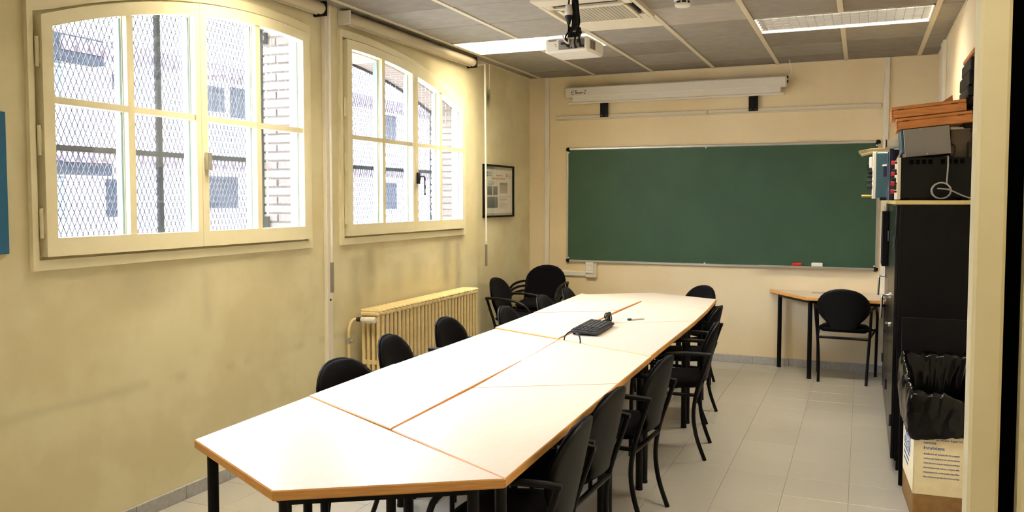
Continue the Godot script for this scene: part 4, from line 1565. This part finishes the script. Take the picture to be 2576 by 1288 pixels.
# ---------------------------------------------------------------- on the tables
func build_table_things() -> void:
	var y := 0.7525
	var t := thing("keyboard", "black computer keyboard lying on the table beside a coil of cable", "keyboard", Vector3(-1.617, 0.744, -5.215), 0.04)
	t.position.y = 0.7505
	var st := mb()
	var hx := 0.088
	var hz := 0.232
	# wedge: higher along the far (left) long side
	var xf := Transform3D(Basis(Vector3.BACK, -0.07), Vector3(0, 0.014, 0))
	cbox(st, Vector3(-hx, -0.008, -hz), Vector3(hx, 0.012, hz), 0.006, xf)
	obj("case", st, M.dark_plastic, t)
	st = mb()
	for r in 6:
		for c in 21:
			if (c == 15 or c == 18) or (r == 5 and c > 4 and c < 10):
				continue
			var cx := -hx + 0.022 + r * 0.0255
			var cz := -hz + 0.02 + c * 0.0212
			cbox(st, Vector3(cx - 0.0105, 0.012, cz - 0.0092), Vector3(cx + 0.0105, 0.019, cz + 0.0092), 0.002, xf)
	cbox(st, Vector3(-hx + 0.139, 0.012, -hz + 0.118), Vector3(-hx + 0.16, 0.019, -hz + 0.222), 0.002, xf)
	obj("keys", st, M.key_plastic, t).set_meta("kind", "stuff")
	for e: float in [-0.18, 0.18]:
		st = mb()
		cbox(st, Vector3(-hx + 0.006, -0.0066, e - 0.015), Vector3(-hx + 0.018, 0.016, e + 0.015), 0.002)
		obj("foot", st, M.dark_plastic, t)
	st = mb()
	var pts := []
	for k in 44:
		var a := TAU * k / 11.0
		var rr := 1.0 + 0.12 * sin(k * 1.3)
		pts.append(Vector3(-1.645 + cos(a) * 0.012 + k * 0.0009, 0.783 + sin(a) * 0.030 * rr, -5.60 + cos(a) * 0.062 * rr + sin(k * 1.7) * 0.005))
	pts.append(Vector3(-1.63, 0.772, -5.52))
	pts.append(Vector3(-1.64, 0.766, -5.45))
	tube(st, curve(pts, 2), 0.0045, 6)
	tag(obj("cable_coil", st, M.black_plastic, self), "coiled black cable lying at the far end of the keyboard", "cable")
	st = mb()
	tube(st, curve([Vector3(-1.672, 0.742, -4.795), Vector3(-1.668, 0.766, -4.80), Vector3(-1.645, 0.792, -4.81), Vector3(-1.61, 0.802, -4.80), Vector3(-1.575, 0.79, -4.775), Vector3(-1.553, 0.766, -4.745), Vector3(-1.548, 0.742, -4.733)], 5), 0.0042, 8)
	tag(obj("cable_loop", st, M.black_plastic, self), "black cable arching out of the seam between the tables in front of the keyboard", "cable")
	t = thing("marker", "white board marker with a dark cap lying on the table beyond the keyboard", "marker", Vector3(-1.48, 0.7522, -5.80), 0.0)
	st = mb()
	var d := Vector3(0.098, 0, -0.106).normalized()
	tube(st, [-d * 0.04, d * 0.068], 0.0078, 12)
	obj("barrel", st, M.white_plastic, t)
	st = mb()
	tube(st, [-d * 0.068, -d * 0.04], 0.0082, 12)
	obj("cap", st, M.navy_metal, t)
	st = mb()
	cbox(st, Vector3(-0.42, 0.7405, -8.25), Vector3(-0.25, 0.7435, -8.16), 0.001)
	tag(obj("paper_note", st, M.grille_grey, self), "small grey slip of paper lying on the separate table by the chalkboard wall", "paper")

# ---------------------------------------------------------------- right-hand side
func cabinet(z0: float, z1: float, label: String, hy: float) -> void:
	var zc := (z0 + z1) / 2
	var t := thing("cabinet", label, "cabinet", Vector3((0.18 + 0.6) / 2, 0, zc), 0.0, "tall black cabinets along the right wall")
	var hx := 0.21
	var hz := (z0 - z1) / 2
	var st := mb()
	cbox(st, Vector3(-hx + 0.03, 0, -hz + 0.02), Vector3(hx, 0.06, hz - 0.01), 0.002)
	obj("plinth", st, M.black_plastic, t)
	st = mb()
	cbox(st, Vector3(-hx + 0.02, 0.06, -hz), Vector3(hx, 1.575, hz), 0.003)
	obj("body", st, M.cabinet_black, t)
	st = mb()
	cbox(st, Vector3(-hx - 0.004, 1.575, -hz), Vector3(hx, 1.60, hz), 0.003)
	obj("top_board", st, M.cabinet_trim, t)
	for s in 2:
		var a := -hz + 0.003 if s == 0 else 0.002
		var b := -0.002 if s == 0 else hz - 0.003
		st = mb()
		cbox(st, Vector3(-hx, 0.07, a), Vector3(-hx + 0.02, 1.57, b), 0.003)
		var dr := obj("door", st, M.cabinet_door, t)
		for yy: float in [0.3, 1.35]:
			st = mb()
			var ze := a + 0.004 if s == 0 else b - 0.004
			tube(st, [Vector3(-hx - 0.006, yy - 0.035, ze), Vector3(-hx - 0.006, yy + 0.035, ze)], 0.007, 8)
			obj("hinge", st, M.dark_plastic, dr)
		if s == 0:
			st = mb()
			tube(st, [Vector3(-hx, hy, b - 0.03), Vector3(-hx - 0.012, hy, b - 0.03)], 0.018, 12)
			tube(st, [Vector3(-hx, hy, b - 0.03), Vector3(-hx - 0.048, hy, b - 0.03), Vector3(-hx - 0.052, hy - 0.015, b - 0.03), Vector3(-hx - 0.056, hy - 0.15, b - 0.03)], 0.008, 10)
			obj("handle", st, M.chrome, dr)
			st = mb()
			tube(st, [Vector3(-hx, hy - 0.19, b - 0.03), Vector3(-hx - 0.012, hy - 0.19, b - 0.03)], 0.014, 12)
			box(st, Vector3(-hx - 0.03, hy - 0.188, b - 0.031), Vector3(-hx - 0.01, hy - 0.174, b - 0.028))
			obj("lock", st, M.chrome, dr)

func build_right_side() -> void:
	cabinet(-5.35, -6.40, "tall black cabinet carrying the black meter and the wooden boxes, nearest the doorway", 0.985)
	cabinet(-6.42, -7.50, "tall black cabinet between the nearer cabinet and the single chair", 1.02)
	var t: Node3D
	var st: SurfaceTool
	# board leaning on the near cabinet's side
	st = mb()
	cbox(st, Vector3(0.215, 0, -5.10), Vector3(0.56, 0.95, -5.08), 0.002, Transform3D(Basis(), Vector3.ZERO))
	tag(obj("board", st, M.cabinet_black, self), "thin black board standing against the near cabinet behind the cardboard box", "board")
	# hanging folder rack on the far cabinet's door
	t = thing("folder_rack", "narrow black rack hanging on the far cabinet's door", "rack", Vector3(0.18, 1.12, -6.78))
	st = mb()
	cbox(st, Vector3(-0.045, 0.0, -0.15), Vector3(-0.001, 0.40, 0.15), 0.004)
	obj("pocket", st, M.black_plastic, t)
	st = mb()
	cbox(st, Vector3(-0.04, 0.40, -0.12), Vector3(-0.025, 0.44, 0.12), 0.002)
	obj("sheet", st, M.paper, t)
	# black meter with red terminals, its front towards the aisle
	t = thing("meter", "large black bench instrument with red terminals on the near cabinet, below the grey metal case", "instrument", Vector3(0.39, 1.60, -5.66))
	st = mb()
	cbox(st, Vector3(-0.185, 0.012, -0.21), Vector3(0.193, 0.252, 0.21), 0.004)
	var bd := obj("case", st, M.navy_metal, t)
	bd.mesh.surface_set_material(0, M.black_plastic)
	for k in 9:
		if k == 4:
			continue
		st = mb()
		box(st, Vector3(-0.14 + k * 0.033, 0.212, 0.2095), Vector3(-0.118 + k * 0.033, 0.238, 0.2108))
		obj("vent_slot", st, M.seal_black, bd)
	st = mb()
	cbox(st, Vector3(-0.205, 0.004, -0.215), Vector3(-0.185, 0.252, 0.215), 0.003)
	obj("front_bezel", st, M.cream_metal, t)
	st = mb()
	cbox(st, Vector3(0.188, 0.004, -0.2), Vector3(0.198, 0.25, 0.212), 0.003)
	obj("rear_rim", st, M.aluminium, t)
	for yy: float in [0.052, 0.10, 0.158, 0.223]:
		st = mb()
		tube(st, [Vector3(-0.205, yy, 0.19), Vector3(-0.222, yy, 0.19)], 0.006, 8)
		obj("terminal_post", st, M.ink, t)
		st = mb()
		tube(st, [Vector3(-0.218, yy, 0.19), Vector3(-0.238, yy, 0.19)], 0.013, 12)
		obj("terminal", st, M.red_plastic, t)
	for e: Vector2 in [Vector2(0.08, 0.14), Vector2(0.17, 0.12), Vector2(0.12, 0.05)]:
		st = mb()
		tube(st, [Vector3(-0.205, e.x, e.y), Vector3(-0.228, e.x, e.y)], 0.018, 12)
		obj("dial", st, M.ink, t)
	for fx: float in [-0.15, 0.16]:
		for fz: float in [-0.17, 0.17]:
			st = mb()
			cbox(st, Vector3(fx - 0.015, 0, fz - 0.015), Vector3(fx + 0.015, 0.014, fz + 0.015), 0.002)
			obj("foot", st, M.ink, t)
	# navy instrument behind it
	t = thing("meter", "navy blue bench instrument behind the black meter on the near cabinet", "instrument", Vector3(0.385, 1.60, -6.16))
	st = mb()
	cbox(st, Vector3(-0.225, 0.0, -0.2), Vector3(0.19, 0.335, 0.2), 0.006)
	obj("case", st, M.navy_metal, t)
	for e: float in [0.185, -0.208]:
		st = mb()
		cbox(st, Vector3(-0.232, 0.0, e), Vector3(-0.205, 0.342, e + 0.023), 0.004)
		obj("frame_rail", st, M.navy_metal, t)
	# teal instrument whose knobs stick out over the aisle
	t = thing("oscilloscope", "teal bench instrument with white front panel and knobs on the far cabinet, under old papers", "instrument", Vector3(0.34, 1.60, -6.78))
	st = mb()
	cbox(st, Vector3(-0.255, 0.02, -0.2), Vector3(0.24, 0.345, 0.2), 0.006)
	var cs := obj("case", st, M.teal_metal, t)
	st = mb()
	cbox(st, Vector3(-0.21, 0.17, 0.198), Vector3(-0.165, 0.26, 0.203), 0.002)
	obj("label_plate", st, M.navy_metal, cs)
	st = mb()
	cbox(st, Vector3(-0.215, 0.245, 0.199), Vector3(-0.185, 0.255, 0.206), 0.002)
	obj("latch", st, M.white_plastic, cs)
	st = mb()
	cbox(st, Vector3(-0.278, 0.012, -0.2), Vector3(-0.255, 0.35, 0.2), 0.003)
	obj("front_panel", st, M.white_plastic, t)
	for e: Array in [[0.30, 0.15, 0.016, 0.030], [0.26, 0.15, 0.016, 0.034], [0.205, 0.15, 0.012, 0.022], [0.175, 0.15, 0.014, 0.034], [0.14, 0.15, 0.010, 0.04], [0.10, 0.15, 0.016, 0.034], [0.03, 0.15, 0.01, 0.07], [0.28, 0.05, 0.016, 0.03], [0.2, 0.04, 0.016, 0.03], [0.1, 0.03, 0.018, 0.03]]:
		st = mb()
		tube(st, [Vector3(-0.278, e[0], e[1]), Vector3(-0.278 - e[3], e[0], e[1])], e[2], 10)
		obj("knob", st, M.ink if e[0] > 0.05 else M.brass, t)
	st = mb()
	cbox(st, Vector3(-0.302, 0.235, 0.12), Vector3(-0.279, 0.315, 0.18), 0.006)
	obj("meter_cover", st, M.white_plastic, t)
	for fx: float in [-0.2, 0.2]:
		for fz: float in [-0.16, 0.16]:
			st = mb()
			cbox(st, Vector3(fx - 0.02, 0, fz - 0.02), Vector3(fx + 0.02, 0.022, fz + 0.02), 0.002)
			obj("foot", st, M.ink, t)
	t = thing("paper_stack", "curling stack of yellowed papers on the teal instrument, overhanging the aisle", "papers", Vector3(0.10, 1.946, -6.75))
	for k in 6:
		st = mb()
		var yo := k * 0.005
		var pr := [Vector2(0.16, 0.0), Vector2(0.04, 0.003), Vector2(-0.05, 0.002), Vector2(-0.115 - 0.004 * k, -0.014)]
		for i in 3:
			var p: Vector2 = pr[i]
			var q: Vector2 = pr[i + 1]
			var zz := 0.14 - 0.004 * ((k * 7) % 5)
			var up := Vector3(0, 0.004, 0)
			var a := Vector3(p.x, p.y + yo, zz)
			var b := Vector3(q.x, q.y + yo, zz)
			var a2 := Vector3(p.x, p.y + yo, -zz)
			var b2 := Vector3(q.x, q.y + yo, -zz)
			quad(st, b, a, a + up, b + up)
			quad(st, a2, b2, b2 + up, a2 + up)
			quad(st, b + up, a + up, a2 + up, b2 + up)
			quad(st, a, b, b2, a2)
			if i == 2:
				quad(st, b2, b, b + up, b2 + up)
		obj("sheet", st, M.paper, t)
	# grey metal case, tilted on the meter
	t = thing("metal_case", "grey sheet-metal case tilted on top of the black meter", "case", Vector3(0.228, 1.854, -5.68))
	t.rotation.z = 0.085
	st = mb()
	cbox(st, Vector3(0.0, 0.0, -0.18), Vector3(0.246, 0.166, 0.18), 0.003)
	var gc := obj("case", st, M.grey_metal, t)
	st = mb()
	for e: Vector2 in [Vector2(0.09, 0.158), Vector2(0.12, 0.01)]:
		lathe(st, [Vector2(0.004, 0), Vector2(0.003, 0.002), Vector2(0, 0.002)], Transform3D(Basis(Vector3.RIGHT, PI / 2), Vector3(e.x, e.y, 0.18)), 8)
	obj("screw", st, M.aluminium, gc)
	st = mb()
	cbox(st, Vector3(-0.016, 0.03, -0.175), Vector3(0.0, 0.166, 0.17), 0.003)
	obj("front_panel", st, M.teal_metal, t)
	st = mb()
	for k in 4:
		tube(st, curve([Vector3(-0.012, 0.04 + k * 0.008, 0.165), Vector3(-0.03, 0.02, 0.17), Vector3(-0.045 + k * 0.008, -0.005, 0.168), Vector3(-0.055 + k * 0.006, -0.03, 0.165)], 4), 0.003, 5)
	obj("wires", st, M.cable_grey, t)
	st = mb()
	tube(st, curve([Vector3(0.246, 0.06, 0.15), Vector3(0.266, 0.04, 0.16), Vector3(0.262, 0.0, 0.165), Vector3(0.245, -0.02, 0.16), Vector3(0.226, -0.028, 0.2)], 5), 0.004, 6)
	obj("lead", st, M.ink, t)
	# brown-grey case beside it
	t = thing("metal_case", "drab brown box beside the grey case, against the right wall", "case", Vector3(0.522, 1.853, -5.73))
	st = mb()
	cbox(st, Vector3(-0.05, 0.0, -0.16), Vector3(0.05, 0.165, 0.16), 0.003)
	obj("case", st, M.brown_grey, t)
	st = mb()
	cbox(st, Vector3(-0.052, 0.165, -0.165), Vector3(0.054, 0.178, 0.165), 0.002)
	obj("lid", st, M.cream_metal, t)
	st = mb()
	cbox(st, Vector3(0.035, 0.0, 0.161), Vector3(0.05, 0.09, 0.175), 0.004)
	obj("clip", st, M.ink, t)
	# white tray sticking out behind
	st = mb()
	cbox(st, Vector3(0.125, 1.985, -5.95), Vector3(0.30, 1.99, -5.76), 0.002)
	box(st, Vector3(0.125, 1.985, -5.768), Vector3(0.30, 2.03, -5.76))
	box(st, Vector3(0.125, 1.985, -5.95), Vector3(0.133, 2.03, -5.76))
	var tr := thing("tray", "worn white tray on the navy instrument, left of the grey case", "tray", Vector3(0, -0.05, 0))
	tag(tr, "worn white tray on the navy instrument, left of the grey case", "tray")
	obj("tray_body", st, M.cream_metal, tr)
	# two wooden boxes
	for k in 2:
		t = thing("wooden_box", ["orange-brown wooden box with dovetailed corners, lower of two on the grey case", "orange-brown wooden box with dovetailed corners, upper of two on the grey case"][k], "wooden box", Vector3(0.18 if k == 0 else 0.152, 2.021 if k == 0 else 2.089, -5.66), 0.0, "orange wooden boxes")
		t.rotation.z = 0.085
		var w := 0.402 if k == 0 else 0.396
		st = mb()
		cbox(st, Vector3(0, 0, -0.16), Vector3(w, 0.046, 0.16), 0.003)
		obj("body", st, M.orange_wood, t)
		st = mb()
		cbox(st, Vector3(0, 0.048, -0.16), Vector3(w, 0.066, 0.16), 0.003)
		obj("lid", st, M.orange_wood, t)
		st = mb()
		box(st, Vector3(0.004, 0.045, -0.156), Vector3(w - 0.004, 0.049, 0.157))
		obj("seam", st, M.dark_wood, t)
		for e: float in [0.012, 0.026, 0.04]:
			st = mb()
			box(st, Vector3(0.0, e - 0.004, 0.1595), Vector3(0.008, e + 0.002, 0.1608))
			obj("dovetail", st, M.dark_wood, t)
		for e: float in [0.05, w - 0.06]:
			st = mb()
			box(st, Vector3(e - 0.018, 0.043, 0.1597), Vector3(e + 0.018, 0.051, 0.1612))
			obj("hinge", st, M.dark_wood, t)
	# wooden set square lying behind on top
	st = mb()
	tri(st, Vector3(0.43, 2.195, -5.70), Vector3(0.49, 2.199, -5.70), Vector3(0.487, 2.235, -5.70))
	tri(st, Vector3(0.49, 2.199, -5.712), Vector3(0.43, 2.195, -5.712), Vector3(0.487, 2.235, -5.712))
	quad(st, Vector3(0.43, 2.195, -5.712), Vector3(0.43, 2.195, -5.70), Vector3(0.487, 2.235, -5.70), Vector3(0.487, 2.235, -5.712))
	quad(st, Vector3(0.487, 2.235, -5.712), Vector3(0.487, 2.235, -5.70), Vector3(0.49, 2.199, -5.70), Vector3(0.49, 2.199, -5.712))
	quad(st, Vector3(0.49, 2.199, -5.70), Vector3(0.43, 2.195, -5.70), Vector3(0.43, 2.195, -5.712), Vector3(0.49, 2.199, -5.712))
	tag(obj("set_square", st, M.orange_wood, self), "small wooden triangle standing on the upper wooden box", "set square")
	# grey cable hanging in front of the meter
	st = mb()
	var pts := [Vector3(0.452, 1.856, -5.46), Vector3(0.452, 1.82, -5.436), Vector3(0.45, 1.76, -5.436), Vector3(0.448, 1.71, -5.436)]
	for k in 20:
		var a := 0.9 - TAU * k / 9.0
		pts.append(Vector3(0.418 + cos(a) * (0.053 - k * 0.0003), 1.656 + sin(a) * 0.046, -5.434 + 0.0012 * k))
	pts.append_array([Vector3(0.40, 1.668, -5.408), Vector3(0.46, 1.66, -5.41), Vector3(0.53, 1.626, -5.41), Vector3(0.575, 1.61, -5.43)])
	tube(st, curve(pts, 3), 0.0045, 7)
	tag(obj("cable_coil", st, M.cable_grey, self), "grey power cable hanging in a coil in front of the black meter", "cable")
	# dark panel high on the right wall
	t = thing("wall_panel", "dark equipment board with a wooden frame high on the right wall above the wooden boxes", "wall panel", Vector3(XR, 2.02, -5.74))
	st = mb()
	cbox(st, Vector3(-0.018, 0, -0.33), Vector3(0, 0.46, 0.2), 0.003)
	obj("backboard", st, M.dark_wood, t)
	st = mb()
	cbox(st, Vector3(-0.03, 0.44, -0.34), Vector3(0, 0.465, 0.21), 0.003)
	obj("top_rail", st, M.orange_wood, t)
	for e: Array in [[0.0, 0.12, 0.05, -0.26], [0.13, 0.17, 0.065, -0.3], [0.19, 0.25, 0.035, -0.27], [0.26, 0.34, 0.03, -0.32], [0.35, 0.42, 0.022, -0.3]]:
		st = mb()
		cbox(st, Vector3(-0.018 - e[2], e[0], e[3]), Vector3(-0.016, e[1], 0.18), 0.006)
		obj("module", st, M.black_plastic, t)
	waste_box()
	doorway()

func waste_box() -> void:
	var t := thing("cardboard_box", "white cardboard paper-recycling box with blue print and brown base, lined with a black bag", "cardboard box", Vector3(0.40, 0, -4.785), 0.06)
	var hx := 0.155
	var hz := 0.225
	var st := mb()
	cbox(st, Vector3(-hx, 0, -hz), Vector3(hx, 0.135, hz), 0.003)
	obj("base", st, M.brown_card, t)
	# open upper part: four walls
	st = mb()
	for e: Array in [[Vector3(-hx, 0.135, hz - 0.005), Vector3(hx, 0.60, hz)], [Vector3(-hx, 0.135, -hz), Vector3(hx, 0.60, -hz + 0.005)], [Vector3(-hx, 0.135, -hz), Vector3(-hx + 0.005, 0.60, hz)], [Vector3(hx - 0.005, 0.135, -hz), Vector3(hx, 0.60, hz)]]:
		cbox(st, e[0], e[1], 0.0015)
	var wl := obj("carton", st, M.box_card, t)
	var lines := [
		["de residus. Paper fet a partir", 0.415, 0.012], ["reciclat", 0.398, 0.012], ["Estalviem:", 0.372, 0.024],
		["-Reduint el consum de paper", 0.342, 0.0125], ["-Utilitzant fulls per les dues cares", 0.319, 0.0125], ["-Fent les fotocòpies imprescindibles", 0.296, 0.0125],
		["-Reutilitzant els sobres, carpes, etc.", 0.273, 0.0125], ["-Rebutjant els embolcalls superflus", 0.250, 0.0125], ["-No utilitzant productes d'un sol ús", 0.227, 0.0125]]
	for l: Array in lines:
		lettering(l[0], l[2], Vector3(-hx + 0.044 if l[1] < 0.4 else -hx + 0.10, l[1], hz + 0.0005), 0.0, wl, 0.162 if l[2] < 0.02 else 0.095)
	lettering("PAPER", 0.07, Vector3(-hx - 0.0005, 0.37, -hz + 0.05), -PI / 2, wl, 0.35)
	for k in 4:
		lettering(["RECICLEM", "per un millor entorn", "dipositeu aquí només", "paper i cartró net"][k], [0.04, 0.018, 0.016, 0.016][k], Vector3(-hx - 0.0005, 0.315 - k * 0.032, -hz + 0.06), -PI / 2, wl, 0.32)
	st = mb()
	var arc := []
	for k in 9:
		var a := PI * (0.25 + 0.5 * k / 8.0)
		arc.append(Vector3(hx - 0.05 + cos(a) * 0.028, 0.138 + sin(a) * 0.028 - 0.014, hz + 0.001))
	tube(st, arc, 0.0012, 4)
	obj("printed_mark", st, M.blue_ink, wl)
	# the bag: folded over the rim, hem hanging outside
	var bag := thing("bin_bag", "glossy black bin bag folded over the rim of the cardboard box", "bag", Vector3(0.40, 0, -4.785), 0.06)
	st = mb()
	var nz := FastNoiseLite.new()
	nz.seed = 4
	nz.frequency = 9.0
	var n2 := FastNoiseLite.new()
	n2.seed = 9
	n2.frequency = 24.0
	var cols := 96
	# profile: [outset, height] from the inside, over the rim, down the outside
	var prof := [[-0.06, 0.30], [-0.05, 0.38], [-0.04, 0.46], [-0.035, 0.54], [-0.026, 0.60], [-0.016, 0.65], [-0.006, 0.69], [0.008, 0.712], [0.022, 0.698], [0.03, 0.66], [0.033, 0.62], [0.032, 0.58], [0.03, 0.545], [0.027, 0.51], [0.023, 0.48], [0.018, 0.455], [0.014, 0.438], [0.008, 0.433]]
	var grid := []
	for r in prof.size():
		var row := []
		for c in cols + 1:
			var s := float(c % cols) / cols * 4.0
			var k := int(s)
			var f := s - k
			var p: Vector2
			var o: float = prof[r][0]
			var ax := hx + o
			var az := hz + o
			match k:
				0: p = Vector2(lerpf(-ax, ax, f), az)
				1: p = Vector2(ax, lerpf(az, -az, f))
				2: p = Vector2(lerpf(ax, -ax, f), -az)
				_: p = Vector2(-ax, lerpf(-az, az, f))
			# soften the corners
			var q := p
			var cr := 0.02
			var ex := maxf(absf(p.x) - (ax - cr), 0.0)
			var ez := maxf(absf(p.y) - (az - cr), 0.0)
			if ex > 0 and ez > 0:
				var v := Vector2(ex, ez).normalized() * cr
				q = Vector2(signf(p.x) * (ax - cr + v.x), signf(p.y) * (az - cr + v.y))
			var y: float = prof[r][1]
			var hem := clampf((0.70 - y) / 0.3, 0.0, 1.0)
			var rim := clampf((y - 0.42) / 0.2, 0.0, 1.0)
			# the rim sags on the near side and stands up at the back
			y += rim * (0.06 * (-q.y / hz) - 0.03 * exp(-pow((q.x - 0.07) / 0.06, 2.0)) * (1.0 if q.y > 0 else 0.0) + 0.02 * nz.get_noise_2d(q.x * 2.0, q.y * 2.0))
			if o > 0.0 and r >= 13:
				y += 0.022 * (q.x / hx) + 0.006 * nz.get_noise_2d(q.x * 3.0 + 5.0, q.y * 3.0)
			var w := 0.012 * nz.get_noise_3d(q.x * 1.6, y * 1.2, q.y * 1.6) + 0.007 * n2.get_noise_3d(q.x, y * 0.6, q.y)
			w += 0.016 * (0.35 - absf(nz.get_noise_3d(q.x * 3.2 + 3.0, y * 1.1, q.y * 3.2)) * 1.6) * (0.4 + 0.6 * rim)
			if r >= 6:
				w = maxf(w, -0.008)
			var out := q.normalized()
			row.append(Vector3(q.x + out.x * w * (0.9 if r > 5 else 1.0), y + w * 0.5, q.y + out.y * w * (0.9 if r > 5 else 1.0)))
		grid.append(row)
	st.set_smooth_group(0)
	for r in prof.size() - 1:
		for c in cols:
			var p := [grid[r][c + 1], grid[r][c], grid[r + 1][c], grid[r + 1][c + 1]]
			for k: int in [0, 1, 2, 0, 2, 3]:
				st.set_uv(Vector2.ZERO)
				st.add_vertex(p[k])
	obj("film", smooth(st), M.bag_film, bag)

func lettering(text: String, size: float, at: Vector3, turn: float, parent: Node, most: float) -> void:
	var tm := TextMesh.new()
	var f := SystemFont.new()
	f.font_names = PackedStringArray(["Droid Sans"])
	f.font_weight = 700
	tm.font = f
	tm.text = text
	tm.font_size = 32
	tm.pixel_size = size / 24.0
	tm.depth = 0.0006
	tm.curve_step = 2.0
	tm.horizontal_alignment = HORIZONTAL_ALIGNMENT_LEFT
	tm.vertical_alignment = VERTICAL_ALIGNMENT_CENTER
	tm.material = M.blue_ink
	var o := MeshInstance3D.new()
	o.mesh = tm
	o.name = "lettering"
	parent.add_child(o, true)
	var w: float = tm.get_aabb().size.x
	if w > most:
		tm.pixel_size *= most / w
	o.position = at
	o.rotation.y = turn

func doorway() -> void:
	# jamb and door leaf right in front of the viewer
	var root := Node3D.new()
	root.name = "door_1"
	add_child(root)
	root.set_meta("kind", "structure")
	root.set_meta("label", "cream door jamb and door leaf close at the right edge")
	root.set_meta("category", "door")
	var st := mb()
	cbox(st, Vector3(0.1315, 0, -1.255), Vector3(0.167, 2.2, -1.2), 0.004)
	obj("jamb", st, M.window_paint, root)
	st = mb()
	box(st, Vector3(0.166, 0, -1.25), Vector3(0.189, 2.2, -1.23))
	obj("rebate", st, M.seal_black, root)
	st = mb()
	cbox(st, Vector3(0.1885, 0.006, -1.25), Vector3(XR, 2.2, -1.205), 0.004)
	obj("leaf", st, M.window_paint, root)
	st = mb()
	box(st, Vector3(0.1315, 2.2, -1.255), Vector3(XR, YC + 0.1, -1.2))
	obj("panel", st, M.window_paint, root)

func _ready() -> void:
	rng.seed = 7
	set_view()
	make_materials()
	build_walls()
	build_floor()
	build_ceiling()
	window(1)
	window(2)
	build_outside()
	window_grille(1)
	window_grille(2)
	build_lamps()
	build_tables()
	build_chairs()
	build_back_wall_things()
	build_window_wall_things()
	build_ceiling_things()
	build_right_side()
	build_table_things()
